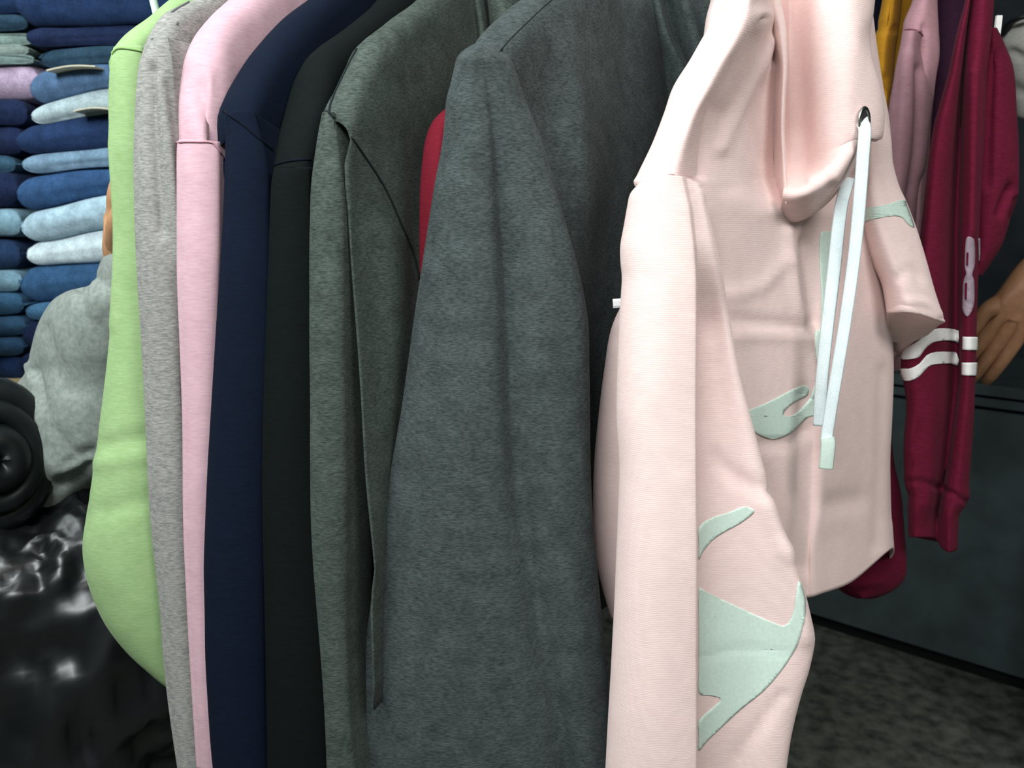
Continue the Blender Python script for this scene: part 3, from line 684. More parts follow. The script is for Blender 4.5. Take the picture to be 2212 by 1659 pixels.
ds = px_tube('sleeve', [(66, 1950, 1994), (105, 1944, 1991), (145, 1936, 1999), (193, 1928, 2013), (226, 1922, 2017), (286, 1915, 2009), (362, 1905, 2000), (422, 1900, 1985), (600, 1890, 1970), (800, 1890, 1960)], 1.24, .07, DUSTY, Td,
        [([(1985, 150), (1982, 300), (1965, 430)], 9, -.006), ([(1960, 120), (1950, 250), (1940, 400)], 12, .004)], seed=14)
db = px_tube('body', [(-80, 1985, 2030), (0, 1972, 2026), (60, 1952, 2028), (120, 1965, 2029), (180, 1975, 2020), (300, 1970, 2010), (600, 1960, 2000)], 1.27, .08, DUSTY, Td, [([(1995, 60), (1992, 110)], 6, -.006)], seed=15)
seam('seam', [(1951, 66), (1965, 63), (1982, 67), (1993, 77)], bvh([ds, db]), T_DUSTY, Td, r=.0012)
Tk = thing('dark_plum_sweatshirt', at(2050, 400, 1.36), 'very dark plum sweatshirt in the gap beside the maroon one', 'sweatshirt')
px_tube('body', [(-80, 2010, 2110), (60, 2012, 2105), (300, 2000, 2090), (560, 1990, 2080)], 1.34, .07, fabric('plum_fleece', (.022, .006, .018), (.03, .009, .024), sheen=.03), Tk, seed=16)

Tw = thing('maroon_sweatshirt', at(2060, 900, 1.1), 'maroon sweatshirt with a grey number and two white stripes on its sleeve', 'sweatshirt')
rows = []
ML = [(-80, 2105), (0, 2089), (90, 2065), (150, 2053), (211, 2035), (271, 2018), (340, 2006), (422, 1996), (520, 1985), (620, 1972), (720, 1955), (790, 1944), (830, 1950), (880, 1955), (950, 1950), (1040, 1951), (1068, 1962), (1110, 1962)]
MR = [(-80, 2150), (0, 2148), (90, 2141), (136, 2131), (241, 2127), (392, 2119), (500, 2116), (600, 2115), (700, 2112), (800, 2110), (900, 2106), (1000, 2097), (1050, 2092), (1080, 2095), (1092, 2085), (1110, 2072)]
MV = [(-80, 2100), (0, 2098), (150, 2085), (400, 2075), (480, 2071), (700, 2070), (820, 2070), (1000, 2050), (1110, 2030)]
for y in [-80, 0, 60, 110, 160, 220, 271, 340, 422, 500, 560, 620, 680, 730, 790, 830, 880, 950, 1010, 1045, 1068, 1085, 1110]:
    l, r, m = lerp(ML, y), lerp(MR, y), lerp(MV, y); Y0 = 1.06
    rows.append([at(l, y, Y0 + .02), at(l + .2 * (m - l), y, Y0 - .008), at(l + .6 * (m - l), y, Y0 - .004), at(m - 6, y, Y0 + .030), at(m + 6, y, Y0 + .002), at(m + .6 * (r - m), y, Y0 - .010), at(r, y, Y0 + .008), at(r - 12, y, Y0 + .05), at((l + r) / 2, y, Y0 + .06), at(l + 15, y, Y0 + .05)])
for yo, (dl, dr) in ((1140, (1, -3)), (1160, (2, -5))):
    l, r, m = 1962 + dl, 2072 + dr, 2028
    off = [0, 0, 0, 4, 24, 34, 26, 16, 0, 0] if yo == 1160 else [0] * 10
    xs = [l, l + .2 * (m - l), l + .6 * (m - l), m - 6, m + 6, m + .6 * (r - m), r, r - 12, (l + r) / 2, l + 15]
    q = [.02, -.004, 0, .016, .004, -.01, .008, .045, .055, .045]
    rows.append([at(x, yo + o, 1.06 + k) for x, o, k in zip(xs, off, q)])
v, f = loft(rows, 7, 5, cap_end=True)
v = sculpt(v, f, [([(1960, 1040), (2010, 1046), (2060, 1068), (2090, 1085)], 6, -.004), ([(1985, 930), (1965, 1010)], 10, -.004), ([(2005, 900), (2012, 1000), (2000, 1090)], 12, .003), ([(2105, 150), (2102, 300), (2100, 500)], 8, .004)], wobble=.003, seed=17)
ms = build('sleeve', v, f, MAROON, Tw)
px_tube('sleeve', [(60, 2135, 2154), (90, 2128, 2167), (151, 2118, 2187), (241, 2110, 2193), (316, 2105, 2198), (407, 2100, 2200), (440, 2100, 2197), (484, 2100, 2181), (530, 2100, 2166), (570, 2098, 2142), (596, 2098, 2124)], 1.12, .06, MAROON, Tw,
        [([(2160, 462), (2172, 430), (2184, 405)], 8, -.014), ([(2150, 120), (2140, 250), (2135, 400)], 8, -.008), ([(2185, 470), (2196, 430)], 6, -.005)], seed=18, cap=True)
px_tube('body', [(650, 1840, 1935), (790, 1830, 1928), (850, 1820, 1929), (930, 1820, 1928), (1000, 1815, 1933), (1065, 1812, 1946), (1132, 1806, 1951), (1198, 1800, 1956), (1241, 1798, 1956), (1268, 1806, 1938), (1284, 1826, 1908), (1292, 1850, 1880)], 1.1, .06, MAROON, Tw,
        [([(1805, 1255), (1850, 1262), (1900, 1255)], 10, .004)], seed=19, cap=True)
tm = bvh([ms])
WP = WHITEP
decal('stripe', [(1975, 742), (1992, 728), (2005, 716), (2025, 709), (2050, 710), (2070, 714), (2073, 716), (2073, 741), (2060, 737), (2035, 735), (2012, 740), (1995, 755), (1985, 770), (1965, 776), (1945, 774), (1950, 758), (1962, 748)], tm, WP, Tw, smooth_n=2)
decal('stripe', [(2082, 727), (2111, 728), (2109, 757), (2081, 755)], tm, WP, Tw, smooth_n=0, step=6)
decal('stripe', [(1945, 797), (1965, 796), (1985, 785), (2000, 767), (2020, 760), (2050, 760), (2070, 764), (2072, 790), (2050, 785), (2020, 786), (2003, 792), (1985, 812), (1965, 822), (1950, 818)], tm, WP, Tw, smooth_n=2)
decal('stripe', [(2080, 783), (2109, 783), (2107, 812), (2079, 810)], tm, WP, Tw, smooth_n=0, step=6)
nb = decal('number', [(2088, 514), (2097, 512), (2105, 522), (2106, 570), (2100, 592), (2104, 606), (2105, 640), (2102, 665), (2090, 684), (2080, 672), (2079, 650), (2081, 608), (2087, 592), (2084, 575), (2085, 535)], tm, GREYP, Tw, smooth_n=3, step=7, off=.0035, relax=3)
for q in ([(2088, 545), (2092, 545), (2091, 575), (2087, 572)], [(2084, 612), (2089, 610), (2088, 648), (2084, 645)]): decal('number_counter', q, tm, MAROON, nb, off=.005, smooth_n=0, step=7, relax=3)
decal('number', [(2111, 515), (2114, 515), (2115, 562), (2112, 564)], tm, GREYP, Tw, smooth_n=0, step=7)
v, f = box(*sorted((at(2151, 60, 1.2).x, at(2163, 60, 1.2).x)), 1.2, 1.204, at(2157, 78, 1.2).z, at(2157, 33, 1.2).z)
build('price_tag', v, f, WHITEP, Tw, smooth=False)['label'] = 'small white price tag'
# pale cloth bundle with dark strap
Tc = thing('cloth_bag', at(2210, 260, 1.7), 'pale grey-beige cloth bag with black strap at the right edge, behind the maroon sweatshirt', 'bag')
CB = fabric('pale_canvas', (.30, .29, .26), (.36, .35, .32), sheen=.1)
px_tube('pouch', [(44, 2205, 2260), (52, 2184, 2290), (95, 2168, 2310), (130, 2178, 2320), (200, 2187, 2325), (250, 2191, 2320), (262, 2205, 2300)], 1.7, .16, CB, Tc, [([(2190, 110), (2212, 125)], 8, -.008), ([(2195, 190), (2212, 200)], 8, -.01)], seed=20, cap=True, wob=.01)
v, f = tube(spline([at(2172, 75, 1.68), at(2180, 52, 1.66), at(2215, 36, 1.62), at(2280, 30, 1.64), at(2320, 60, 1.7)], 8), .008, 8, flat=.5); build('strap', v, f, plain('strap_black', (.01, .011, .013), .5), Tc)

# ------------------------------------------------------------------ counter behind
GA, GB = Vector((.99, 2.5, 0)), Vector((1.447, 2.12, 0))
gd = (GB - GA).normalized(); gn = Vector((gd.y, -gd.x, 0)); gn = gn if gn.y < 0 else -gn
CM = plain('grey_painted_metal', (.085, .112, .118), .55, nscale=12, namp=.2)
Tq = thing('shop_counter', GA, 'dark grey metal counter standing behind the maroon sweatshirt', 'counter')
def slab(name, s0, s1, t0, t1, z0, z1, mat, parent):
    P = lambda s, t, z: GA + gd * s - gn * t + Vector((0, 0, z))
    vs = [P(s, t, z) for z in (z0, z1) for t in (t0, t1) for s in (s0, s1)]
    return build(name, vs, [(0, 2, 3, 1), (4, 5, 7, 6), (0, 1, 5, 4), (2, 6, 7, 3), (0, 4, 6, 2), (1, 3, 7, 5)], mat, parent, smooth=False)
slab('front_panel', -.9, 1.4, 0, .5, .05, .80, CM, Tq)
slab('plinth', -.9, 1.4, .03, .5, 0, .05, plain('plinth_black', (.004, .005, .006), .7), Tq)
slab('rail', -.9, 1.4, -.006, .5, .812, .835, CM, Tq)
slab('groove', -.9, 1.4, .02, .5, .80, .812, plain('groove_black', (.006, .008, .009), .8), Tq)
slab('worktop', -.92, 1.42, -.015, .52, .845, .875, CM, Tq)
slab('groove', -.9, 1.4, .02, .5, .835, .845, MATS['groove_black'], Tq)

# ------------------------------------------------------------------ shelf of jeans on the left
SH = plain('pale_wood', (.55, .42, .22), .6, nscale=20, namp=.15)
zb = at(30, 830, 1.5).z
Ts = thing('shelf_unit', (-1.2, 1.75, 0), 'wooden shelf unit carrying the folded jeans on the left', 'shelf')
for nm, b in (('shelf_board', box(-1.75, -.44, 1.48, 1.95, zb - .03, zb)), ('shelf_board', box(-1.75, -.44, 1.48, 1.95, zb + 1.0, zb + 1.03)), ('shelf_board', box(-1.75, -.44, 1.48, 1.95, zb - .6, zb - .57)),
              ('back_panel', box(-1.75, -.44, 1.95, 1.97, 0, zb + 1.1)), ('side_panel', box(-1.77, -1.75, 1.48, 1.97, 0, zb + 1.1)), ('side_panel', box(-.44, -.42, 1.48, 1.97, 0, zb + 1.1))):
    v, f = b; build(nm, v, f, plain('dark_board', (.03, .03, .035), .7) if nm != 'shelf_board' else SH, Ts, smooth=False)
DENIM = {}
def denim(c):
    k = 'denim_%02d_%02d_%02d' % tuple(int(x * 99) for x in c)
    return fabric(k, c, tuple(min(1, x * 1.35 + .004) for x in c), streak=(260, 260, 260), bump=.5, sheen=.08, blotch=.22)
def jean(name, label, c, x0, t0, b0, x1, t1, b1, Y, cat='jeans', nose_left=True, group=None, mid=None):
    rows = []
    xs = [0, .012, .04, .09, .2, .4, .6, .8, 1.0]
    sgn = 1 if nose_left else -1
    for s in xs:
        k = math.sqrt(max(0.02, 1 - (1 - min(1, s / .09)) ** 2)) if s < .09 else 1
        x = x0 + (x1 - x0) * s; tm_ = t0 + (t1 - t0) * s; bt = b0 + (b1 - b0) * s
        if mid: tm_ = lerp([(x0, t0), (mid[0], mid[1]), (x1, t1)], x); bt = lerp([(x0, b0), (mid[0], mid[2]), (x1, b1)], x)
        c0 = (tm_ + bt) / 2; h = (bt - tm_) / 2 * k * 1.03
        A = at(x, c0 - h, Y); B = at(x, c0 + h, Y); cz = (A + B) / 2; hz = (A.z - B.z) / 2
        cr_ = .006 * math.sin(s * 5 + x0)
        P = [(-hz * .95, 0), (-hz * .62, .78), (0.0, 1), (.06, 1.02), (.26, .98), (.28, 0), (.26, -.98), (.06, -1.02), (0.0, -1), (-hz * .62, -.78)]
        rows.append([Vector((cz.x + dy * cz.x / Y * 0, cz.y + dy * (1 if s > .05 else .8) + hz * .6 + cr_, cz.z + dz * hz)) for dy, dz in P])
    v, f = loft(rows, 5, 4, cap_start=True, cap_end=True)
    v = sculpt(v, f, [([(x0 + (x1 - x0) * .15, t0 + .55 * (b0 - t0)), (x0 + (x1 - x0) * .9, t1 + .5 * (b1 - t1))], 5, -.0015)], wobble=.005, wscale=(9, 9, 30), seed=x0 + t0)
    return tag(build(name, v, f, denim(c)), label, cat, group or 'folded jeans on the shelf')
DK, NV, MB, LB_, PB, TL = (.012, .030, .085), (.008, .016, .050), (.030, .085, .19), (.16, .28, .36), (.42, .54, .60), (.018, .045, .075)
JR = [(33, -45, 55, -50, 52, DK, 'thick indigo folded jeans at the top of the nearer stack'), (62, 60, 104, 54, 96, NV, 'thin dark navy folded jeans, second from top of the nearer stack'), (84, 107, 150, 99, 138, TL, 'dull teal folded jeans just above the mid-blue pair with a card tag'),
      (66, 154, 232, 137, 186, (.070, .130, .235), 'mid-blue folded jeans with a card tag on top'), (74, 232, 276, 184, 238, (.34, .43, .46), 'whitish grey folded jeans with a card tag beneath'), (42, 276, 338, 240, 318, DK, 'dark blue folded jeans under the whitish grey pair'),
      (55, 338, 376, 316, 360, (.15, .24, .335), 'thin faded light blue folded jeans below the dark pair'), (42, 386, 458, 361, 416, (.026, .07, .165), 'royal blue folded jeans above the two palest pairs'), (47, 466, 522, 416, 494, (.33, .46, .54), 'pale sky blue folded jeans, upper of the two palest'),
      (57, 524, 577, 493, 562, (.52, .62, .66), 'almost white folded jeans just left of the wrist'), (44, 580, 656, 568, 640, (.026, .075, .16), 'medium blue folded jeans below the almost white pair'), (61, 656, 692, 648, 690, (.045, .12, .22), 'blue folded jeans partly hidden by the grey elbow'),
      (50, 693, 760, 690, 755, NV, 'blackish folded jeans low in the stack beside the grey elbow'), (40, 762, 822, 756, 820, NV, 'dark navy folded jeans resting on the wooden shelf board')]
for x, t0, b0, t1, b1, c, lab in JR:
    k = (430 - x) / (240 - x)
    jean('folded_jeans', lab, c, x, t0, b0, 430, t1 + (t1 - t0) * .15, b1 + (b1 - b0) * .15, 1.53, mid=(240, t1, b1))
JL = [(75, -30, 30, DK, 'indigo folded jeans at the top of the far left stack'), (62, 30, 68, TL, 'dark teal folded jeans above the green-grey pair'), (70, 70, 96, (.16, .22, .20), 'thin green-grey folded trousers, upper of three'), (58, 97, 118, (.20, .25, .23), 'thin green-grey folded trousers, middle of three'), (72, 119, 138, (.15, .21, .20), 'thin green-grey folded trousers, lowest of three'),
      (82, 138, 212, (.34, .26, .36), 'lilac folded trousers in the far left stack'), (60, 214, 270, NV, 'dark navy folded jeans just below the lilac trousers'), (50, 271, 332, NV, 'blackish folded jeans, second below the lilac trousers'), (32, 334, 372, (.03, .075, .12), 'small dull blue folded jeans at the left edge'), (42, 373, 448, NV, 'dark folded jeans above the light blue rolled pair at the left edge'),
      (48, 450, 512, (.18, .30, .37), 'light blue rolled jeans at the left edge'), (40, 516, 580, (.012, .03, .075), 'dark blue folded jeans beneath the light blue rolled pair'), (44, 582, 632, (.16, .28, .36), 'faded blue folded jeans low at the left edge'), (46, 633, 682, (.04, .11, .20), 'mid-blue folded jeans fourth from the bottom of the far left stack'),
      (52, 684, 726, (.035, .09, .17), 'mid-blue folded jeans third from the bottom of the far left stack'), (54, 727, 768, (.025, .065, .13), 'dull blue folded jeans second from the bottom of the far left stack'), (56, 770, 822, (.010, .025, .08), 'indigo folded jeans at the bottom of the far left stack')]
for x, t0, b0, c, lab in JL:
    jean('folded_jeans', lab, c, x, t0, b0, -260, t0 + 6, b0 + 6, 1.56, nose_left=False)
CARD = plain('tag_card', (.62, .58, .45), .7)
def card(x0, y0, x1, y1, Y, label):
    a, b = at(x0, y0, Y), at(x1, y1, Y); n = 6; vs = []
    for i in range(n + 1):
        p_ = a.lerp(b, i / n) + Vector((0, 0, .004 * math.sin(math.pi * i / n)))
        for dy, dz in ((0, -.0012), (0, .0012), (.07, .0012), (.07, -.0012)): vs.append(p_ + Vector((0, dy, dz)))
    tag(build('card_tag', vs, grid_faces(n + 1, 4, True) + [(0, 1, 2, 3), (n * 4, n * 4 + 1, n * 4 + 2, n * 4 + 3)], CARD, smooth=False), label, 'tag')
card(100, 152, 205, 143, 1.49, 'curved cream card tag on the mid-blue folded jeans')
card(158, 240, 240, 236, 1.49, 'straight cream card tag under the whitish grey folded jeans')

# ------------------------------------------------------------------ people
SKIN = plain('skin_warm', (.50, .27, .14), .55, nscale=90, namp=.10, bump=.15)
SKIN2 = plain('skin_brown', (.34, .17, .09), .55, nscale=90, namp=.12, bump=.15)
HAIR = plain('black_hair', (.010, .009, .009), .6, nscale=200, namp=.3, bump=.5)
def skin(name, joints, edges, mat, root, sub=2):
    keys = list(joints); idx = {k: i for i, k in enumerate(keys)}
    lo = Vector(joints[root][0]); lo = Vector((lo.x, lo.y, min(Vector(j[0]).z for j in joints.values())))
    me = bpy.data.meshes.new(name); me.from_pydata([Vector(joints[k][0]) - lo for k in keys], [(idx[a], idx[b]) for a, b in edges], []); me.update()
    me.materials.append(mat)
    o = bpy.data.objects.new(name, me); COL.objects.link(o); o.location = lo
    md = o.modifiers.new('skin', 'SKIN'); md.use_smooth_shade = True
    for k in keys:
        r = joints[k][1]; r = r if isinstance(r, tuple) else (r, r)
        me.skin_vertices[0].data[idx[k]].radius = r; me.skin_vertices[0].data[idx[k]].use_root = (k == root)
    s = o.modifiers.new('sub', 'SUBSURF'); s.levels = sub; s.render_levels = sub
    return o
def chain(J, E_, start, pts, rads, tagn):
    prev = start
    for i, (q, r) in enumerate(zip(pts, rads)):
        k = tagn + str(i); J[k] = (q, r); E_.append((prev, k)); prev = k
    return prev
def hand_joints(J, E_, wrist_key, W_, fwd, nrm, side, curl, tagn, s=1.0, fat=1.0):
    """palm + four fingers + thumb; fwd = towards the fingers, nrm = out of the palm, side = towards the thumb"""
    fwd, nrm, side = fwd.normalized(), nrm.normalized(), side.normalized()
    J[tagn + 'palm'] = (W_ + fwd * .045 * s, (.030 * s * fat, .018 * s * fat)); E_.append((wrist_key, tagn + 'palm'))
    lens = (.062, .072, .066, .052)
    for i in range(4):
        off = (1.5 - i) * .0205 * s
        kn = W_ + fwd * (.088 - .004 * abs(i - 1)) * s + side * off
        p_ = kn; dirv = fwd; pts = []; L = lens[i] * s
        for k, fr in enumerate((.5, .32, .24)):
            ang_ = curl * (k + .6) + i * .06
            dv = fwd * math.cos(ang_) + nrm * math.sin(ang_)
            p_ = p_ + dv * L * fr * 1.35; pts.append(p_)
        J[tagn + 'k%d' % i] = (kn, .0115 * s * fat); E_.append((tagn + 'palm', tagn + 'k%d' % i))
        chain(J, E_, tagn + 'k%d' % i, pts, [.0095 * s * fat, .0088 * s * fat, .0072 * s * fat], tagn + 'f%d' % i)
    b0 = W_ + fwd * .03 * s + side * .032 * s
    chain(J, E_, tagn + 'palm', [b0, b0 + (fwd * .7 + side * .6 + nrm * .3) * .036 * s, b0 + (fwd * 1.0 + side * .55 + nrm * .5) * .062 * s], [.0125 * s, .0105 * s, .0085 * s], tagn + 't')
def ellipsoid(c, r, n=14, m=10, zmin=-1):
    vs = []; 
    for i in range(m + 1):
        t = -math.pi / 2 + math.pi * i / m
        for k in range(n):
            a_ = 2 * math.pi * k / n; vs.append(Vector((c[0] + r[0] * math.cos(t) * math.cos(a_), c[1] + r[1] * math.cos(t) * math.sin(a_), c[2] + r[2] * max(zmin, math.sin(t)))))
    return vs, grid_faces(m + 1, n, True)
# seated person behind the lime sweatshirt
wr = at(272, 575, 1.06); el = at(165, 950, 1.12); shd = at(-15, 960, 1.22)
J = {}; E_ = []
cx = shd.x - .17
J['pelvis'] = ((cx - .02, 1.33, .50), (.15, .12))
for k, q, r in (('waist', (cx - .02, 1.30, .66), (.13, .10)), ('chest', (cx, 1.27, .88), (.15, .11)), ('collar', (cx, 1.26, 1.02), (.09, .075))):
    J[k] = (q, r)
E_ += [('pelvis', 'waist'), ('waist', 'chest'), ('chest', 'collar')]
chain(J, E_, 'collar', [(cx + .01, 1.25, 1.09), (cx + .02, 1.235, 1.15), (cx + .025, 1.225, 1.23), (cx + .02, 1.235, 1.30)], [.052, .062, (.082, .092), .06], 'head')
chain(J, E_, 'collar', [shd - Vector((.05, 0, 0)), el + (shd - el) * .45, el, el.lerp(wr, .5), wr], [.050, .036, .032, .028, .022], 'arm')
hand_joints(J, E_, 'arm4', wr, Vector((.10, 0, 1)), Vector((1, .0, .0)), Vector((0, -1, 0)), .45, 'h')
chain(J, E_, 'collar', [(cx - .20, 1.28, .98), (cx - .26, 1.22, .74), (cx - .2, 1.05, .62), ], [.058, .045, .035], 'larm')
for s_ in (-1, 1):
    chain(J, E_, 'pelvis', [(cx - .12, 1.30 + .09 * s_, .48), (cx - .42, 1.26 + .1 * s_, .50), (cx - .42, 1.26 + .1 * s_, .27), (cx - .40, 1.26 + .1 * s_, .06), (cx - .52, 1.26 + .1 * s_, .035)], [.085, .062, .052, .038, .032], 'leg%d' % s_)
P1 = skin('person', J, E_, SKIN, 'pelvis')
tag(P1, 'person in a grey sweatshirt and black vest, arm raised behind the lime sweatshirt', 'person')
GSW = fabric('grey_sweatshirt_marl', (.20, .235, .215), (.30, .33, .305), streak=(160, 160, 160), sheen=.2, blotch=.12)
rows = []
for y, l, r, Yc in [(548, 226, 275, 1.04), (560, 219, 282, 1.04), (582, 207, 292, 1.045), (606, 200, 300, 1.05), (618, 172, 308, 1.06), (632, 140, 312, 1.065), (655, 108, 316, 1.07), (700, 81, 318, 1.08), (760, 65, 318, 1.09), (800, 57, 316, 1.10), (840, 30, 314, 1.11), (900, 5, 312, 1.11), (960, 5, 305, 1.11), (1010, 15, 270, 1.10), (1045, 28, 215, 1.10), (1075, 40, 178, 1.10), (1098, 60, 150, 1.10), (1110, 85, 125, 1.10)]:
    a = r - l; dp = a / 1800 * Yc * .5
    rows.append([at(x, y, q) for x, q in ((l, Yc + .01), (l + .12 * a, Yc - dp * .45), (l + .4 * a, Yc - dp * .85), (l + .75 * a, Yc - dp * .7), (r, Yc), (r - .15 * a, Yc + dp * .6), (l + .5 * a, Yc + dp * .9), (l + .12 * a, Yc + dp * .6))])
v, f = loft(rows, 7, 6, cap_end=True)
v = sculpt(v, f, [([(172, 622), (170, 650), (178, 690)], 7, -.006), ([(186, 625), (183, 660)], 5, -.004), ([(205, 612), (200, 640), (205, 680)], 9, .004), ([(100, 710), (125, 780), (160, 850)], 10, -.005), ([(75, 800), (90, 860), (110, 920), (150, 975)], 8, -.008), ([(115, 965), (128, 1010)], 8, -.006),
                  ([(150, 1000), (175, 985), (200, 975)], 12, -.010), ([(62, 790), (72, 830)], 7, .006), ([(130, 1050), (170, 1030), (195, 1010)], 14, -.012)], wobble=.006, seed=31)
build('sweatshirt', v, f, GSW, P1)
VB = plain('black_padded_nylon', (.006, .008, .009), .42, nscale=30, namp=.3, spec=.35)
rows = []
for z, rx, ry in ((.50, .19, .15), (.60, .20, .16), (.72, .195, .16), (.84, .20, .16), (.94, .205, .155), (1.02, .18, .13), (1.07, .10, .085), (1.12, .075, .07)):
    rows.append([Vector((cx + rx * math.cos(t), 1.29 - .03 * (z - .5) + ry * math.sin(t), z)) for t in [k * math.pi / 5 for k in range(10)]])
v, f = loft(rows, 4, 5)
v = [q + Vector((q.x - cx, q.y - 1.28, 0)).normalized() * (.012 * math.cos(q.z * 62)) for q in v]
vest = build('vest', v, f, VB, P1)
AC = at(-22, 985, 1.02); an = Vector((.75, -.62, .05)).normalized(); aa = an.cross(Vector((0, 0, 1))).normalized(); ab_ = aa.cross(an)
v, f = ellipsoid(tuple(AC - an * .045), (.06, .05, .075)); build('padding', v, f, VB, vest)
for rr, th_, dn in ((.082, .020, 0), (.058, .016, .016), (.022, .022, .026)):
    vs = []
    for i in range(28):
        t = i * 2 * math.pi / 28; c0 = AC + an * dn + (aa * (.78 * math.cos(t)) + ab_ * (1.02 * math.sin(t))) * rr; rd = (c0 - AC - an * dn).normalized()
        for k in range(10):
            ph = k * math.pi / 5; vs.append(c0 + rd * (th_ * math.cos(ph)) + an * (th_ * math.sin(ph)))
    fs = [(i * 10 + k, i * 10 + (k + 1) % 10, ((i + 1) % 28) * 10 + (k + 1) % 10, ((i + 1) % 28) * 10 + k) for i in range(28) for k in range(10)]
    build('armhole_binding', vs, fs, VB, vest)
v, f = ellipsoid((cx + .02, 1.25, 1.285), (.092, .105, .10), zmin=-.35); build('hair', v, f, HAIR, P1)
v, f = box(cx - .3, cx + .03, 1.17, 1.47, 0, .36)
tag(build('plastic_stool', v, f, plain('stool_plastic', (.03, .03, .035), .5), smooth=False), 'dark stool under the person in the black vest', 'stool')

def face(P, c, fd):
    fd = fd.normalized(); sd = fd.cross(Vector((0, 0, 1))).normalized(); up = Vector((0, 0, 1))
    mat = P.data.materials[0]
    v, f = tube([c + fd * .080 + up * .018, c + fd * .096 + up * .0, c + fd * .106 - up * .016, c + fd * .090 - up * .026], [.006, .009, .013, .008], 8); build('nose', v, f, mat, P)
    v, f = tube(spline([c + fd * .086 + sd * q - up * (.048 - abs(q) * .1) for q in (-.024, -.012, 0, .012, .024)], 3), .0045, 6); build('mouth', v, f, plain('lips', (.26, .10, .08), .5), P)
    for q in (-1, 1):
        e_ = c + fd * .076 + sd * (.031 * q) + up * .016
        v, f = ellipsoid(tuple(e_), (.011, .011, .009), 10, 8); ob = build('eye', v, f, plain('eye_white', (.7, .68, .65), .25), P)
        v, f = ellipsoid(tuple(e_ + fd * .007), (.006, .006, .0055), 8, 6); build('iris', v, f, plain('iris_brown', (.02, .012, .008), .2), ob)
        v, f = tube([e_ + sd * (-.014) + up * .016, e_ + up * .020 + fd * .006, e_ + sd * .014 + up * .016], .0032, 6); build('eyebrow', v, f, HAIR, P)
        v, f = ellipsoid(tuple(c + sd * (.082 * q) - fd * .005), (.012, .018, .03), 10, 8); build('ear', v, f, mat, P)
face(P1, Vector((cx + .024, 1.227, 1.205)), Vector((.75, -.65, 0)))
# standing person on the right: only the hand shows
wr2 = at(2232, 588, 1.46)
J = {}; E_ = []
px_, py_ = wr2.x + .46, 1.72
J['pelvis'] = ((px_, py_, .92), (.15, .11))
for k, q, r in (('waist', (px_, py_, 1.08), (.13, .10)), ('chest', (px_, py_, 1.30), (.15, .11)), ('collar', (px_, py_, 1.44), (.09, .07))): J[k] = (q, r)
E_ += [('pelvis', 'waist'), ('waist', 'chest'), ('chest', 'collar')]
chain(J, E_, 'collar', [(px_, py_ - .01, 1.52), (px_, py_ - .03, 1.58), (px_, py_ - .035, 1.67), (px_, py_ - .02, 1.74)], [.052, .062, (.08, .092), .06], 'head')
e2 = wr2 + Vector((.24, .10, .10))
chain(J, E_, 'collar', [(px_ - .17, py_ - .02, 1.42), (e2 + Vector((px_ - .17, py_ - .02, 1.42))) / 2, e2, e2.lerp(wr2, .5), wr2], [.058, .05, .046, .042, .034], 'arm')
chain(J, E_, 'collar', [(px_ + .18, py_, 1.40), (px_ + .24, py_, 1.12), (px_ + .22, py_ - .12, .92)], [.056, .045, .034], 'rarm')
hd = (at(2146, 730, 1.46) - wr2).normalized()
hand_joints(J, E_, 'arm4', wr2, hd, Vector((.25, .85, -.3)), Vector((.78, -.1, -.55)), .42, 'h', s=1.2, fat=1.12)
for s_ in (-1, 1):
    chain(J, E_, 'pelvis', [(px_ + .09 * s_, py_, .82), (px_ + .10 * s_, py_ - .02, .47), (px_ + .10 * s_, py_ + .01, .08), (px_ + .11 * s_, py_ - .14, .035)], [.088, .058, .042, .034], 'leg%d' % s_)
P2 = skin('person', J, E_, SKIN2, 'pelvis')
tag(P2, 'person at the right edge whose bare hand shows beside the striped maroon sleeve', 'person')
SHR = fabric('dark_teal_cotton', (.020, .032, .034), (.032, .046, .048), sheen=.05)
rows = []
for z, rx, ry in ((.22, .17, .13), (.40, .19, .14), (.70, .20, .15), (.92, .19, .145), (1.10, .18, .14), (1.30, .20, .145), (1.42, .19, .12), (1.48, .10, .085), (1.52, .07, .07)):
    rows.append([Vector((px_ + rx * math.cos(t), py_ + ry * math.sin(t), z)) for t in [k * math.pi / 5 for k in range(10)]])
v, f = loft(rows, 4, 5); build('long_shirt', v, f, SHR, P2)
v, f = ellipsoid((px_, py_ - .01, 1.72), (.09, .105, .10), zmin=-.35); build('hair', v, f, HAIR, P2)

face(P2, Vector((px_, py_ - .034, 1.645)), Vector((-.8, -.6, 0)))

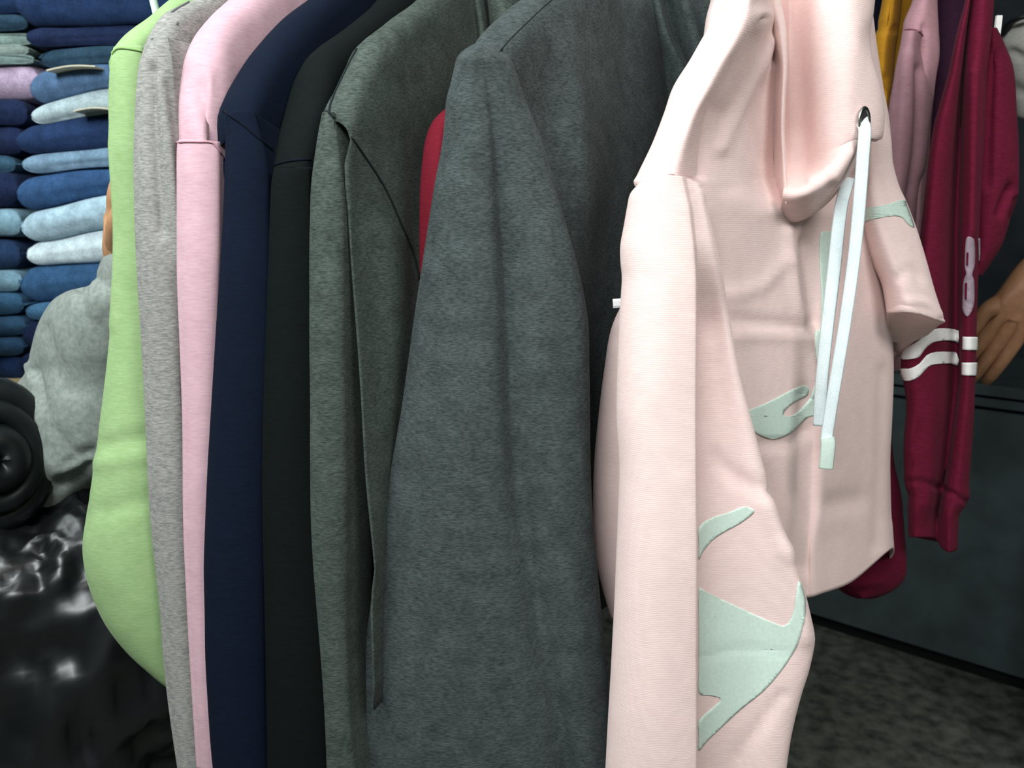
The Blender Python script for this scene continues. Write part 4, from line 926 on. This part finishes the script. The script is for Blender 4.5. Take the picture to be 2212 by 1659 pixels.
# ------------------------------------------------------------------ black plastic sacks bottom left
SACK = plain('black_polythene', (.006, .007, .008), .36, nscale=14, namp=.3, spec=.55)
def sack(label, c, r, seed, tilt=0.0):
    n, m = 110, 80; vs = []
    for i in range(m + 1):
        t = -math.pi / 2 + math.pi * i / m
        for k in range(n):
            a_ = 2 * math.pi * k / n
            ct, st = math.cos(t), math.sin(t)
            q = Vector((abs(ct) ** .7 * math.cos(a_), abs(ct) ** .7 * math.sin(a_), math.copysign(abs(st) ** .75, st)))
            u = q * 2.2 + Vector((seed, seed * .7, 0))
            rg = 1 - abs(noise.noise(Vector((u.x * 1.5, u.y * 1.5, u.z * .8)))) * 2
            r2 = 1 - abs(noise.noise(Vector((u.x * 3.5 + 5, u.y * 3.5, u.z * 1.8)))) * 2
            r3 = 1 - abs(noise.noise(Vector((u.x * 8, u.y * 8 + 3, u.z * 4)))) * 2
            q = q * (1 + .10 * rg + .075 * r2 + .008 * r3)
            vs.append(Vector((c[0] + q.x * r[0] + tilt * q.z, c[1] + q.y * r[1], c[2] + q.z * r[2])))
    o = build('plastic_sack', vs, grid_faces(m + 1, n, True), SACK); tag(o, label, 'sack', 'black sacks under the sweatshirts'); return o
c1_ = at(120, 1300, 1.15); sack('crumpled black plastic sack below the grey elbow', (c1_.x, 1.10, .73), (.24, .17, .215), 5.3)
sack('black plastic sack standing lowest in the left corner', (c1_.x + .03, 1.08, .235), (.28, .22, .215), 7.0)

# ------------------------------------------------------------------ ceiling lamps (above the frame); right one added to house the fill
EM = plain('lamp_tube', (.93, 1, .98), .5, emit=6)
for nm, b, lab in (('ceiling_lamp', (-1.05, .05, -.30, -.20), 'long white tube lamp on the ceiling over the aisle'), ('ceiling_lamp', (.5, 1.4, -.35, -.25), 'short white tube lamp added on the ceiling at the right as fill'), ('ceiling_lamp', (-1.15, -1.05, .15, 1.35), 'white tube lamp on the ceiling over the jeans shelf')):
    v, f = box(b[0], b[1], b[2], b[3], 2.62, 2.70)
    tag(build(nm, v, f, EM, smooth=False), lab, 'lamp')
